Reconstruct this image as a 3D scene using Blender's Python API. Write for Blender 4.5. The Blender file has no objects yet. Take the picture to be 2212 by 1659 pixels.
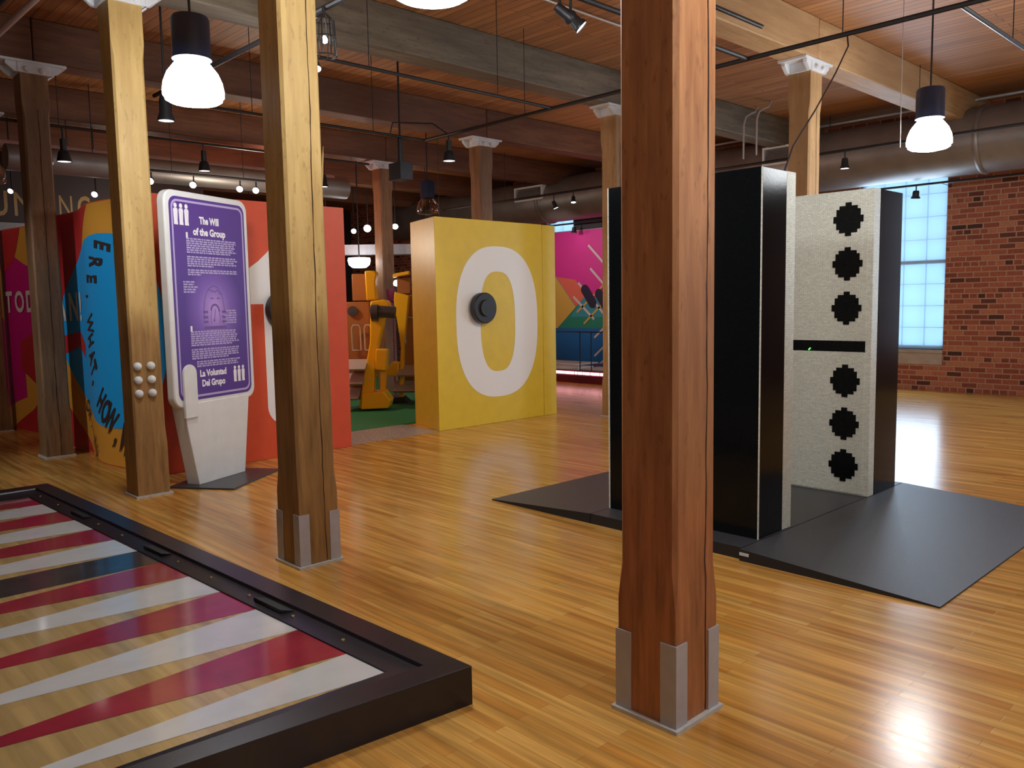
import bpy, bmesh, math, random
import numpy as np
from mathutils import Vector, Matrix
random.seed(7)
SC = bpy.context.scene
COL = SC.collection
# ------------------------------------------------------------ camera
W, H = 2212, 1659
F, PIT, ROLL, YAW = 1778.42, 0.0967066, -0.0172314, 0.7603253
CAM = np.array([-2.43005, -1.74552, 1.50745])
_fw = np.array([math.sin(YAW)*math.cos(PIT), math.cos(YAW)*math.cos(PIT), -math.sin(PIT)])
_r0 = np.array([math.cos(YAW), -math.sin(YAW), 0.0]); _u0 = np.cross(_r0, _fw)
_r = math.cos(ROLL)*_r0 + math.sin(ROLL)*_u0
_u = -math.sin(ROLL)*_r0 + math.cos(ROLL)*_u0
cd = bpy.data.cameras.new('camera'); cam = bpy.data.objects.new('camera', cd); COL.objects.link(cam)
cam.matrix_world = Matrix(((_r[0], _u[0], -_fw[0], CAM[0]), (_r[1], _u[1], -_fw[1], CAM[1]), (_r[2], _u[2], -_fw[2], CAM[2]), (0, 0, 0, 1)))
cd.sensor_fit = 'HORIZONTAL'; cd.sensor_width = 36; cd.lens = F*36/W; cd.clip_start = 0.05; cd.clip_end = 200
SC.camera = cam
# ------------------------------------------------------------ view, world
SC.view_settings.view_transform = 'Standard'; SC.view_settings.look = 'None'
SC.view_settings.gamma = 1; SC.view_settings.use_curve_mapping = False
SC.view_settings.exposure = 0.35
wd = bpy.data.worlds.new('world'); SC.world = wd; wd.use_nodes = True
bg = wd.node_tree.nodes['Background']; bg.inputs[0].default_value = (0.52, 0.78, 1.0, 1); bg.inputs[1].default_value = 1.35

def light(name, kind, loc, power, color=(1, 1, 1), size=.15, target=None, angle=60, blend=.5):
    l = bpy.data.lights.new(name, kind); l.energy = power; l.color = color
    if kind in ('POINT', 'SPOT'): l.shadow_soft_size = size
    if kind == 'AREA': l.shape = 'RECTANGLE'; l.size = size[0]; l.size_y = size[1]
    if kind == 'SPOT': l.spot_size = math.radians(angle); l.spot_blend = blend
    o = bpy.data.objects.new(name, l); o.location = loc; COL.objects.link(o)
    if target is not None:
        o.rotation_euler = (Vector(target)-Vector(loc)).to_track_quat('-Z', 'Y').to_euler()
    return o
WHITE = (0.93, 0.97, 1.0); WARM = (1.0, 0.86, 0.70)
# unseen point lights added as fill, set near the lamp grid
for x, y, pw in [(0, -1.3, 80), (6, -1.3, 50), (-5.5, 1.3, 6), (-5.5, -3.9, 42), (0, -5.2, 40), (5, -5.2, 30)]:
    light('fill_light', 'POINT', (x, y, 3.05), pw, WHITE, .3)
# daylight through the tall windows of the brick side (out of frame and in frame)
light('window_daylight', 'AREA', (11.40, 3.65, 1.90), 40, (.62, .80, 1), (1.3, 2.6), (0, 3.65, 1.0))
light('window_daylight', 'AREA', (11.45, -0.9, 1.95), 80, (.62, .80, 1), (1.3, 2.6), (0, -.9, 1.0))

# ------------------------------------------------------------ helpers
def tag(o, label=None, cat=None, group=None, kind=None):
    if label: o['label'] = label
    if cat: o['category'] = cat
    if group: o['group'] = group
    if kind: o['kind'] = kind
    return o
def empty(name, loc=(0, 0, 0), rz=0.0, label=None, cat=None, group=None):
    o = bpy.data.objects.new(name, None); o.location = loc; o.rotation_euler = (0, 0, rz)
    o.empty_display_size = .1; COL.objects.link(o); return tag(o, label, cat, group)
class MB:
    def __init__(s): s.v = []; s.f = []; s.m = []; s.mi = 0; s.sm = []
    def face(s, pts, smooth=False):
        n = len(s.v); s.v += [tuple(p) for p in pts]; s.f.append(list(range(n, n+len(pts)))); s.m.append(s.mi); s.sm.append(smooth); return s
    def add(s, vs, fs, smooth=False):
        n = len(s.v); s.v += [tuple(p) for p in vs]
        for f in fs: s.f.append([i+n for i in f]); s.m.append(s.mi); s.sm.append(smooth)
        return s
    def box(s, x0, x1, y0, y1, z0, z1):
        vs = [(x, y, z) for z in (z0, z1) for y in (y0, y1) for x in (x0, x1)]
        return s.add(vs, [(0, 2, 3, 1), (4, 5, 7, 6), (0, 1, 5, 4), (2, 6, 7, 3), (0, 4, 6, 2), (1, 3, 7, 5)])
    def cbox(s, x0, x1, y0, y1, z0, z1, c):
        # box whose vertical edges are chamfered
        return s.prism([(x0+c, y0), (x1-c, y0), (x1, y0+c), (x1, y1-c), (x1-c, y1), (x0+c, y1), (x0, y1-c), (x0, y0+c)], z0, z1)
    def prism(s, poly, z0, z1, T=None, smooth=False):
        T = T or (lambda x, y, z: (x, y, z)); n = len(poly)
        vs = [T(x, y, z0) for x, y in poly]+[T(x, y, z1) for x, y in poly]
        s.add(vs, [list(range(n))[::-1], list(range(n, 2*n))])
        s.add(vs, [(i, (i+1) % n, n+(i+1) % n, n+i) for i in range(n)], smooth); return s
    def tube(s, pts, r, n=10, cap=True):
        pts = [Vector(p) for p in pts]; rings = []; up = None
        for i, p in enumerate(pts):
            d = (pts[min(i+1, len(pts)-1)]-pts[max(i-1, 0)]).normalized()
            if up is None: up = d.orthogonal().normalized()
            up = (up-d*up.dot(d)).normalized(); b = d.cross(up)
            rr = r[i] if isinstance(r, (list, tuple)) else r
            rings.append([p+(up*math.cos(2*math.pi*k/n)+b*math.sin(2*math.pi*k/n))*rr for k in range(n)])
        vs = [q for R in rings for q in R]; fs = []
        for i in range(len(pts)-1):
            for k in range(n): fs.append((i*n+k, i*n+(k+1) % n, (i+1)*n+(k+1) % n, (i+1)*n+k))
        s.add(vs, fs, True)
        if cap: s.face(rings[0][::-1]); s.face(rings[-1])
        return s
    def lathe(s, prof, n=28, T=None):
        T = T or (lambda p: p); vs = []; fs = []
        for r, z in prof:
            for k in range(n): vs.append(T(Vector((r*math.cos(2*math.pi*k/n), r*math.sin(2*math.pi*k/n), z))))
        for i in range(len(prof)-1):
            for k in range(n): fs.append((i*n+k, i*n+(k+1) % n, (i+1)*n+(k+1) % n, (i+1)*n+k))
        return s.add(vs, fs, True)
    def build(s, name, mats, parent=None, loc=None, bevel=0, rz=0.0):
        me = bpy.data.meshes.new(name); me.from_pydata(s.v, [], s.f)
        for m in (mats if isinstance(mats, (list, tuple)) else [mats]): me.materials.append(m)
        me.polygons.foreach_set('material_index', s.m); me.polygons.foreach_set('use_smooth', s.sm)
        bm = bmesh.new(); bm.from_mesh(me); bmesh.ops.remove_doubles(bm, verts=bm.verts, dist=1e-5)
        bmesh.ops.recalc_face_normals(bm, faces=bm.faces); bm.to_mesh(me); bm.free(); me.update(); me.set_sharp_from_angle(angle=.7)
        o = bpy.data.objects.new(name, me); COL.objects.link(o)
        if loc: o.location = loc
        o.rotation_euler = (0, 0, rz)
        if parent: o.parent = parent
        if bevel:
            b = o.modifiers.new('bevel', 'BEVEL'); b.width = bevel; b.segments = 2; b.limit_method = 'ANGLE'; b.angle_limit = .6
        return o
def aim(loc, d):
    """map local -Z to direction d at loc"""
    M = Matrix.Translation(Vector(loc)) @ Vector(d).to_track_quat('-Z', 'Y').to_matrix().to_4x4()
    return lambda p: M @ Vector(p)
def copy_tree(o, parent=None):
    c = o.copy(); COL.objects.link(c)
    if parent: c.parent = parent
    for ch in list(o.children): copy_tree(ch, c)
    return c
_gc = {}
def glyph(text, bold=0.0, space=1.0):
    k = (text, bold, space)
    if k in _gc: return _gc[k]
    cu = bpy.data.curves.new('t', 'FONT'); cu.body = text; cu.size = 1; cu.offset = bold; cu.resolution_u = 3; cu.space_character = space
    cu.align_x = 'LEFT'; cu.fill_mode = 'FRONT'
    o = bpy.data.objects.new('t', cu); COL.objects.link(o)
    bpy.context.view_layer.update()
    me = bpy.data.meshes.new_from_object(o.evaluated_get(bpy.context.evaluated_depsgraph_get()))
    vs = [(v.co.x, v.co.y) for v in me.vertices]; fs = [tuple(p.vertices) for p in me.polygons]
    bpy.data.objects.remove(o); bpy.data.curves.remove(cu); bpy.data.meshes.remove(me)
    _gc[k] = (vs, fs); return _gc[k]
def put_text(mb, text, T, x, y, h, bold=0.0, fit=None, rot=0.0, center=False, sx=1.0, space=1.0):
    """T(u,v)->3D; h = cap height; fit = total width"""
    vs, fs = glyph(text, bold, space)
    if not vs: return
    xs = [v[0] for v in vs]; x0, x1 = min(xs), max(xs); s = h/.73; kx = s*sx
    if fit: kx = fit/(x1-x0)
    ox = -(x0+x1)/2 if center else -x0
    c, sn = math.cos(rot), math.sin(rot)
    out = []
    for a, b in vs:
        a = (a+ox)*kx; b = b*s-(h/2 if center else 0)
        out.append(T(x+a*c-b*sn, y+a*sn+b*c))
    mb.add(out, fs)

# ------------------------------------------------------------ materials
def nmat(name):
    m = bpy.data.materials.new(name); m.use_nodes = True; nt = m.node_tree
    return m, nt, nt.nodes, nt.links, nt.nodes['Principled BSDF']
def plain(name, col, rough=.5, metal=0.0, spec=.5, emit=None, es=0.0, noise=.0, nscale=8, bump=0.0, bscale=60, coat=0.0):
    m, nt, N, L, p = nmat(name)
    p.inputs['Base Color'].default_value = (*col, 1); p.inputs['Roughness'].default_value = rough
    p.inputs['Metallic'].default_value = metal; p.inputs['Specular IOR Level'].default_value = spec
    p.inputs['Coat Weight'].default_value = coat; p.inputs['Coat Roughness'].default_value = .08
    if emit: p.inputs['Emission Color'].default_value = (*emit, 1); p.inputs['Emission Strength'].default_value = es
    tc = N.new('ShaderNodeTexCoord')
    if noise:
        n = N.new('ShaderNodeTexNoise'); n.inputs['Scale'].default_value = nscale; n.inputs['Detail'].default_value = 6
        L.new(tc.outputs['Object'], n.inputs['Vector'])
        r = N.new('ShaderNodeMapRange'); r.inputs['From Min'].default_value = .3; r.inputs['From Max'].default_value = .7
        r.inputs['To Min'].default_value = 1-noise; r.inputs['To Max'].default_value = 1+noise
        h = N.new('ShaderNodeHueSaturation'); h.inputs['Color'].default_value = (*col, 1)
        L.new(n.outputs['Fac'], r.inputs['Value']); L.new(r.outputs[0], h.inputs['Value']); L.new(h.outputs[0], p.inputs['Base Color'])
    if bump:
        n = N.new('ShaderNodeTexNoise'); n.inputs['Scale'].default_value = bscale; n.inputs['Detail'].default_value = 4
        L.new(tc.outputs['Object'], n.inputs['Vector'])
        b = N.new('ShaderNodeBump'); b.inputs['Strength'].default_value = bump; b.inputs['Distance'].default_value = .01
        L.new(n.outputs['Fac'], b.inputs['Height']); L.new(b.outputs[0], p.inputs['Normal'])
    return m
def ramp(N, stops):
    r = N.new('ShaderNodeValToRGB'); e = r.color_ramp.elements
    while len(e) < len(stops): e.new(.5)
    for i, (pos, c) in enumerate(stops): e[i].position = pos; e[i].color = (*c, 1)
    return r
def mixc(N, L, a, b, fac, mode='MIX'):
    m = N.new('ShaderNodeMix'); m.data_type = 'RGBA'; m.blend_type = mode
    for s, v in ((m.inputs[6], a), (m.inputs[7], b), (m.inputs[0], fac)):
        if hasattr(v, 'is_output'): L.new(v, s)
        else: s.default_value = v if isinstance(v, (int, float)) else (*v, 1)
    return m.outputs[2]
def timber(name, c1, c2, axis='Z', rough=.55, scale=1.0, stain=None, stain_z=None, spots=.5, gloss=.4):
    """old sawn timber, grain along the axis"""
    m, nt, N, L, p = nmat(name)
    tc = N.new('ShaderNodeTexCoord'); mp = N.new('ShaderNodeMapping'); L.new(tc.outputs['Object'], mp.inputs[0])
    st = {'X': (.10, 1, 1), 'Y': (1, .10, 1), 'Z': (1, 1, .10)}[axis]
    oi = N.new('ShaderNodeObjectInfo')
    va = N.new('ShaderNodeVectorMath'); va.operation = 'SCALE'; va.inputs[0].default_value = (17, 9, 23); L.new(oi.outputs['Random'], va.inputs['Scale'])
    L.new(va.outputs[0], mp.inputs['Location'])
    mp.inputs['Scale'].default_value = tuple(a*scale for a in st)
    n1 = N.new('ShaderNodeTexNoise'); n1.inputs['Scale'].default_value = 24; n1.inputs['Detail'].default_value = 10; n1.inputs['Roughness'].default_value = .62; n1.inputs['Distortion'].default_value = .12
    L.new(mp.outputs[0], n1.inputs['Vector'])
    n2 = N.new('ShaderNodeTexNoise'); n2.inputs['Scale'].default_value = 1.6; n2.inputs['Detail'].default_value = 4
    m2 = N.new('ShaderNodeMapping'); m2.inputs['Scale'].default_value = tuple((a*2 if a < 1 else 1)*1.5 for a in st)
    L.new(tc.outputs['Object'], m2.inputs[0]); L.new(va.outputs[0], m2.inputs['Location']); L.new(m2.outputs[0], n2.inputs['Vector'])
    r = ramp(N, [(.32, c2), (.62, c1)]); L.new(n1.outputs['Fac'], r.inputs[0])
    dark = tuple(a*.62 for a in c2)
    f = N.new('ShaderNodeMapRange'); f.inputs['From Min'].default_value = .38; f.inputs['From Max'].default_value = .68; f.inputs['To Max'].default_value = .75
    L.new(n2.outputs['Fac'], f.inputs['Value'])
    col = mixc(N, L, r.outputs[0], tuple(a*.75 for a in c2), f.outputs[0])
    # small knots and dirt flecks
    v = N.new('ShaderNodeTexNoise'); v.inputs['Scale'].default_value = 38; v.inputs['Detail'].default_value = 3
    m3 = N.new('ShaderNodeMapping'); m3.inputs['Scale'].default_value = tuple((.35 if a < 1 else 1) for a in st); L.new(tc.outputs['Object'], m3.inputs[0]); L.new(m3.outputs[0], v.inputs['Vector'])
    vr = N.new('ShaderNodeMapRange'); vr.inputs['From Min'].default_value = .60; vr.inputs['From Max'].default_value = .70; vr.inputs['To Max'].default_value = spots
    L.new(v.outputs['Fac'], vr.inputs['Value'])
    col = mixc(N, L, col, dark, vr.outputs[0])
    if stain:
        sx = N.new('ShaderNodeSeparateXYZ'); L.new(tc.outputs['Object'], sx.inputs[0])
        # grime rubbed into the lower part of the post by hands and mops
        ad = N.new('ShaderNodeMath'); ad.operation = 'MULTIPLY_ADD'; ad.inputs[1].default_value = .25; L.new(n2.outputs['Fac'], ad.inputs[0]); L.new(sx.outputs['Z'], ad.inputs[2])
        mr = N.new('ShaderNodeMapRange'); mr.inputs['From Min'].default_value = stain_z-.02; mr.inputs['From Max'].default_value = stain_z+.22
        mr.inputs['To Min'].default_value = .85; mr.inputs['To Max'].default_value = 0; L.new(ad.outputs[0], mr.inputs['Value'])
        r2 = ramp(N, [(.30, tuple(a*.45 for a in stain)), (.62, stain)]); L.new(n1.outputs['Fac'], r2.inputs[0])
        col = mixc(N, L, col, r2.outputs[0], mr.outputs[0])
    L.new(col, p.inputs['Base Color'])
    p.inputs['Roughness'].default_value = rough; p.inputs['Specular IOR Level'].default_value = gloss
    b = N.new('ShaderNodeBump'); b.inputs['Strength'].default_value = .35; b.inputs['Distance'].default_value = .006
    L.new(n1.outputs['Fac'], b.inputs['Height']); L.new(b.outputs[0], p.inputs['Normal'])
    return m
def boards(name, cols, width, length, rough, axis='Y', gap=.02, coat=0.0, spec=.5, gapcol=(.05, .02, .01), grain=.35, seam=.004, dist=0.0):
    """strip boards running along the axis"""
    m, nt, N, L, p = nmat(name)
    tc = N.new('ShaderNodeTexCoord'); mp = N.new('ShaderNodeMapping'); L.new(tc.outputs['Object'], mp.inputs[0])
    if axis == 'Y': mp.inputs['Rotation'].default_value = (0, 0, math.pi/2)
    b = N.new('ShaderNodeTexBrick'); L.new(mp.outputs[0], b.inputs['Vector'])
    b.inputs['Scale'].default_value = 1; b.inputs['Brick Width'].default_value = length; b.inputs['Row Height'].default_value = width
    b.inputs['Mortar Size'].default_value = seam; b.inputs['Mortar Smooth'].default_value = .3; b.inputs['Bias'].default_value = 0
    b.offset = .37; b.offset_frequency = 2; b.squash = 1
    b.inputs['Color1'].default_value = (0, 0, 0, 1); b.inputs['Color2'].default_value = (1, 1, 1, 1); b.inputs['Mortar'].default_value = (.5, .5, .5, 1)
    r = ramp(N, [(i/(len(cols)-1), c) for i, c in enumerate(cols)]); L.new(b.outputs['Color'], r.inputs[0])
    mg = N.new('ShaderNodeMapping'); L.new(tc.outputs['Object'], mg.inputs[0]); mg.inputs['Scale'].default_value = (1, .05, 1) if axis == 'Y' else (.05, 1, 1)
    n = N.new('ShaderNodeTexNoise'); n.inputs['Scale'].default_value = 26; n.inputs['Detail'].default_value = 7; L.new(mg.outputs[0], n.inputs['Vector'])
    g = N.new('ShaderNodeMapRange'); g.inputs['From Min'].default_value = .35; g.inputs['From Max'].default_value = .65; g.inputs['To Min'].default_value = 1-grain; g.inputs['To Max'].default_value = 1+grain*.35
    L.new(n.outputs['Fac'], g.inputs['Value'])
    h = N.new('ShaderNodeHueSaturation'); L.new(r.outputs[0], h.inputs['Color']); L.new(g.outputs[0], h.inputs['Value'])
    nb = N.new('ShaderNodeTexNoise'); nb.inputs['Scale'].default_value = .45; nb.inputs['Detail'].default_value = 3; L.new(tc.outputs['Object'], nb.inputs['Vector'])
    col = mixc(N, L, h.outputs[0], tuple(a*.8 for a in cols[0]), nb.outputs['Fac']) if dist == 0 else h.outputs[0]
    fac = N.new('ShaderNodeMath'); fac.operation = 'MULTIPLY'; fac.inputs[1].default_value = gap; L.new(b.outputs['Fac'], fac.inputs[0])
    col = mixc(N, L, col, gapcol, fac.outputs[0])
    L.new(col, p.inputs['Base Color'])
    rr = N.new('ShaderNodeMapRange'); rr.inputs['To Min'].default_value = rough*.8; rr.inputs['To Max'].default_value = rough*1.25; L.new(n.outputs['Fac'], rr.inputs['Value']); L.new(rr.outputs[0], p.inputs['Roughness'])
    p.inputs['Coat Weight'].default_value = coat; p.inputs['Coat Roughness'].default_value = .12; p.inputs['Specular IOR Level'].default_value = spec
    bp = N.new('ShaderNodeBump'); bp.inputs['Strength'].default_value = .18; bp.inputs['Distance'].default_value = .002
    iv = N.new('ShaderNodeMath'); iv.operation = 'SUBTRACT'; iv.inputs[0].default_value = 1; L.new(b.outputs['Fac'], iv.inputs[1])
    L.new(iv.outputs[0], bp.inputs['Height']); L.new(bp.outputs[0], p.inputs['Normal'])
    return m
def brick_mat():
    m, nt, N, L, p = nmat('red_brick')
    tc = N.new('ShaderNodeTexCoord'); sp = N.new('ShaderNodeSeparateXYZ'); L.new(tc.outputs['Object'], sp.inputs[0])
    cb = N.new('ShaderNodeCombineXYZ'); L.new(sp.outputs['Y'], cb.inputs['X']); L.new(sp.outputs['Z'], cb.inputs['Y'])
    nw = N.new('ShaderNodeTexNoise'); nw.inputs['Scale'].default_value = 5; L.new(cb.outputs[0], nw.inputs['Vector'])
    wv = mixc(N, L, cb.outputs[0], nw.outputs['Color'], .012)
    b = N.new('ShaderNodeTexBrick'); L.new(wv, b.inputs['Vector']); b.inputs['Scale'].default_value = 1
    b.inputs['Brick Width'].default_value = .225; b.inputs['Row Height'].default_value = .081; b.inputs['Mortar Size'].default_value = .011
    b.inputs['Mortar Smooth'].default_value = .25; b.offset = .5; b.squash = .52; b.squash_frequency = 6
    b.inputs['Color1'].default_value = (0, 0, 0, 1); b.inputs['Color2'].default_value = (1, 1, 1, 1); b.inputs['Mortar'].default_value = (.5, .5, .5, 1)
    r = ramp(N, [(0, (.07, .038, .035)), (.08, (.17, .06, .045)), (.3, (.32, .095, .060)), (.7, (.44, .140, .085)), (1, (.52, .21, .115))])
    L.new(b.outputs['Color'], r.inputs[0])
    n = N.new('ShaderNodeTexNoise'); n.inputs['Scale'].default_value = 30; n.inputs['Detail'].default_value = 6; L.new(tc.outputs['Object'], n.inputs['Vector'])
    g = N.new('ShaderNodeMapRange'); g.inputs['To Min'].default_value = .6; g.inputs['To Max'].default_value = 1.4; L.new(n.outputs['Fac'], g.inputs['Value'])
    h = N.new('ShaderNodeHueSaturation'); L.new(r.outputs[0], h.inputs['Color']); L.new(g.outputs[0], h.inputs['Value'])
    col = mixc(N, L, h.outputs[0], (.50, .29, .20), b.outputs['Fac'])
    L.new(col, p.inputs['Base Color']); p.inputs['Roughness'].default_value = .85; p.inputs['Specular IOR Level'].default_value = .2
    iv = N.new('ShaderNodeMath'); iv.operation = 'SUBTRACT'; iv.inputs[0].default_value = 1; L.new(b.outputs['Fac'], iv.inputs[1])
    bp = N.new('ShaderNodeBump'); bp.inputs['Strength'].default_value = .8; bp.inputs['Distance'].default_value = .012; L.new(iv.outputs[0], bp.inputs['Height']); L.new(bp.outputs[0], p.inputs['Normal'])
    return m
def toybrick(name, col, rough, strength=.6, var=.08):
    """wall laid from tiny interlocking plastic bricks"""
    m, nt, N, L, p = nmat(name)
    tc = N.new('ShaderNodeTexCoord'); sp = N.new('ShaderNodeSeparateXYZ'); L.new(tc.outputs['Object'], sp.inputs[0])
    ad = N.new('ShaderNodeMath'); ad.operation = 'ADD'; L.new(sp.outputs['X'], ad.inputs[0]); L.new(sp.outputs['Y'], ad.inputs[1])
    cb = N.new('ShaderNodeCombineXYZ'); L.new(ad.outputs[0], cb.inputs['X']); L.new(sp.outputs['Z'], cb.inputs['Y'])
    b = N.new('ShaderNodeTexBrick'); L.new(cb.outputs[0], b.inputs['Vector']); b.inputs['Scale'].default_value = 1
    b.inputs['Brick Width'].default_value = .032; b.inputs['Row Height'].default_value = .0105; b.inputs['Mortar Size'].default_value = .0009
    b.inputs['Color1'].default_value = (*[c*(1-var) for c in col], 1); b.inputs['Color2'].default_value = (*[min(1, c*(1+var)) for c in col], 1); b.inputs['Mortar'].default_value = (*[c*.55 for c in col], 1)
    n = N.new('ShaderNodeTexNoise'); n.inputs['Scale'].default_value = 55; n.inputs['Detail'].default_value = 3; L.new(tc.outputs['Object'], n.inputs['Vector'])
    g = N.new('ShaderNodeMapRange'); g.inputs['To Min'].default_value = .75; g.inputs['To Max'].default_value = 1.2; L.new(n.outputs['Fac'], g.inputs['Value'])
    h = N.new('ShaderNodeHueSaturation'); L.new(b.outputs['Color'], h.inputs['Color']); L.new(g.outputs[0], h.inputs['Value']); L.new(h.outputs[0], p.inputs['Base Color'])
    p.inputs['Roughness'].default_value = rough
    bp = N.new('ShaderNodeBump'); bp.inputs['Strength'].default_value = strength; bp.inputs['Distance'].default_value = .002
    L.new(n.outputs['Fac'], bp.inputs['Height']); L.new(bp.outputs[0], p.inputs['Normal'])
    return m

M = {}
M['floor'] = boards('maple_floor', [(.60, .27, .052), (.70, .36, .078), (.76, .43, .11), (.65, .31, .062)], .057, .9, .20, 'Y', gap=.35, spec=.5, gapcol=(.20, .07, .012), grain=.34, dist=1, seam=.0022)
M['ceil'] = boards('ceiling_planks', [(.40, .175, .062), (.46, .21, .078), (.52, .24, .09), (.42, .18, .065)], .115, 3.2, .5, 'Y', gap=.7, gapcol=(.12, .05, .025), grain=.3, dist=1, seam=.008)
M['post'] = timber('post_timber_honey', (.66, .45, .17), (.50, .31, .10), stain=(.38, .20, .07), stain_z=1.42)
M['post_red'] = timber('post_timber_redbrown', (.57, .27, .115), (.36, .15, .06), rough=.45, stain=(.50, .19, .075), stain_z=.9)
M['post_brown'] = timber('post_timber_brown', (.34, .185, .085), (.20, .105, .05), stain=(.33, .19, .09), stain_z=1.2)
M['post_far'] = timber('post_timber_tan', (.58, .36, .17), (.42, .24, .10))
M['beam_tan'] = timber('beam_timber_tan', (.62, .40, .20), (.48, .28, .13), 'X', scale=.8, spots=.3)
M['beam_grey'] = timber('beam_timber_grey', (.25, .205, .145), (.13, .105, .075), 'X', scale=.7, spots=.6)
M['beam_brown'] = timber('beam_timber_brown', (.20, .09, .045), (.12, .048, .025), 'X', scale=.8, spots=.3)
M['crack'] = plain('crack_shadow_wood', (.05, .02, .01), .9)
M['brick'] = brick_mat()
M['steel_paint'] = plain('white_painted_steel', (.72, .74, .76), .45, noise=.08)
M['guard'] = plain('grey_painted_steel', (.47, .46, .49), .5, noise=.06, nscale=20)
M['plate'] = plain('galvanised_plate', (.60, .62, .61), .4, noise=.12, nscale=30)
M['black_metal'] = plain('black_metal', (.014, .014, .017), .42)
M['black_paint'] = plain('black_board_paint', (.016, .013, .018), .30, noise=.2, bump=.05)
M['galv'] = plain('galvanised_duct', (.27, .25, .24), .45, metal=.6, noise=.14, nscale=3, bump=.05, bscale=5)
M['conduit'] = plain('conduit_steel', (.60, .59, .58), .35, metal=.5)
M['lampshade'] = plain('lamp_housing', (.012, .022, .055), .38)
M['glow_soft'] = plain('drum_glow', (1, 1, 1), .5, emit=(.93, .97, 1), es=7)
M['glow'] = plain('lamp_glow', (1, 1, 1), .5, emit=(.93, .97, 1), es=42)
M['spotglow'] = plain('spot_glow', (1, 1, 1), .5, emit=(1, .95, .93), es=7)
M['canglow'] = plain('shade_interior_glow', (1, 1, 1), .5, emit=(1, .93, .88), es=3.2)
M['white'] = plain('white_panel', (.74, .75, .74), .5, noise=.04)
M['yellow'] = plain('yellow_laminate', (.72, .50, .028), .42, noise=.04)
M['red'] = plain('red_laminate', (.68, .085, .030), .45, noise=.04)
M['glyph'] = plain('white_vinyl', (.84, .83, .82), .5)
M['pad'] = plain('black_rubber_knob', (.018, .018, .020), .45)
M['mat'] = plain('dark_grey_carpet', (.050, .053, .062), .42, spec=.75, noise=.3, nscale=120, bump=.25, bscale=300)
M['mat_edge'] = plain('black_ramp_edge', (.012, .012, .013), .6)
M['lego_w'] = toybrick('white_toy_bricks', (.74, .75, .64), .35)
M['lego_k'] = toybrick('black_toy_bricks', (.005, .006, .007), .13, .07)
M['lego_k'].node_tree.nodes['Principled BSDF'].inputs['Specular IOR Level'].default_value = .22
M['led_green'] = plain('green_led', (.1, .9, .1), .4, emit=(.12, 1, .12), es=2.5)
M['purple'] = None
M['lav'] = plain('lavender_print', (.46, .38, .66), .5)
M['print_white'] = plain('white_print', (.85, .82, .88), .5)
M['grey_base'] = plain('charcoal_base_plate', (.045, .045, .050), .35)
M['turf'] = plain('green_turf', (.012, .18, .050), .8, noise=.35, nscale=60, bump=.4, bscale=200)
M['myellow'] = plain('machine_yellow', (.90, .50, .006), .35)
M['mbrown'] = plain('machine_brown_panel', (.34, .13, .028), .45)
M['mgrey'] = plain('roller_grey', (.06, .06, .065), .3)
M['tread'] = plain('step_tread', (.40, .34, .31), .5)
M['dark'] = plain('dark_gallery_wall', (.040, .035, .040), .8)
M['greywall'] = plain('grey_partition', (.30, .32, .34), .7)
M['gold'] = plain('gold_letters', (.30, .20, .07), .4)
M['skyblue'] = plain('window_frame_blue_white', (.60, .72, .85), .5)
M['sill'] = plain('window_sill_paint', (.45, .38, .33), .6, noise=.1)

# ------------------------------------------------------------ room shell
ZC = 4.42; XR = 11.6; XL = -9.0; YB = -8.0; YF = 20.0
MB().box(XL-.2, XR+.3, YB-.2, YF+.2, -.12, 0).build('floor', M['floor']); tag(bpy.data.objects['floor'], kind='structure')
tag(MB().box(XL-.2, XR+.3, YB-.2, YF+.2, ZC, ZC+.12).build('ceiling', M['ceil']), kind='structure')
WINS = [(-1.6, -.2), (3.02, 4.42), (10.3, 11.75)]; WZ0, WZ1 = .66, 3.52
w = MB(); y = YB
for a, b in WINS:
    w.box(XR, XR+.3, y, a, 0, ZC); w.box(XR, XR+.3, a, b, 0, WZ0); w.box(XR, XR+.3, a, b, WZ1, ZC); y = b
w.box(XR, XR+.3, y, YF, 0, ZC)
tag(w.build('wall_right', M['brick']), kind='structure')
tag(MB().box(XL-.2, XL, YB, YF, 0, ZC).build('wall_left', M['greywall']), kind='structure')
tag(MB().box(XL-.2, XR+.3, YB-.2, YB, 0, ZC).build('wall_back', M['greywall']), kind='structure')
tag(MB().box(XL, XR, YF, YF+.2, 0, ZC).build('wall_far', M['dark']), kind='structure')
# windows: painted sash, muntins, glass, sill
gm, nt, N, L, p_ = nmat('window_glass')
tr = N.new('ShaderNodeBsdfTransparent'); tr.inputs[0].default_value = (.93, .97, 1, 1); gl = N.new('ShaderNodeBsdfGlossy'); gl.inputs['Roughness'].default_value = .05
mx = N.new('ShaderNodeMixShader'); mx.inputs[0].default_value = .06; L.new(tr.outputs[0], mx.inputs[1]); L.new(gl.outputs[0], mx.inputs[2]); L.new(mx.outputs[0], N['Material Output'].inputs['Surface'])
fm, nt, N, L, p_ = nmat('haze_film')  # added film that imitates glare haze and pales the muntins
tr = N.new('ShaderNodeBsdfTransparent'); tr.inputs[0].default_value = (.95, .98, 1, 1); tl = N.new('ShaderNodeBsdfTranslucent'); tl.inputs[0].default_value = (.85, .9, .95, 1)
mx = N.new('ShaderNodeMixShader'); mx.inputs[0].default_value = .5; L.new(tr.outputs[0], mx.inputs[1]); L.new(tl.outputs[0], mx.inputs[2]); L.new(mx.outputs[0], N['Material Output'].inputs['Surface']); M['film'] = fm
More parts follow.
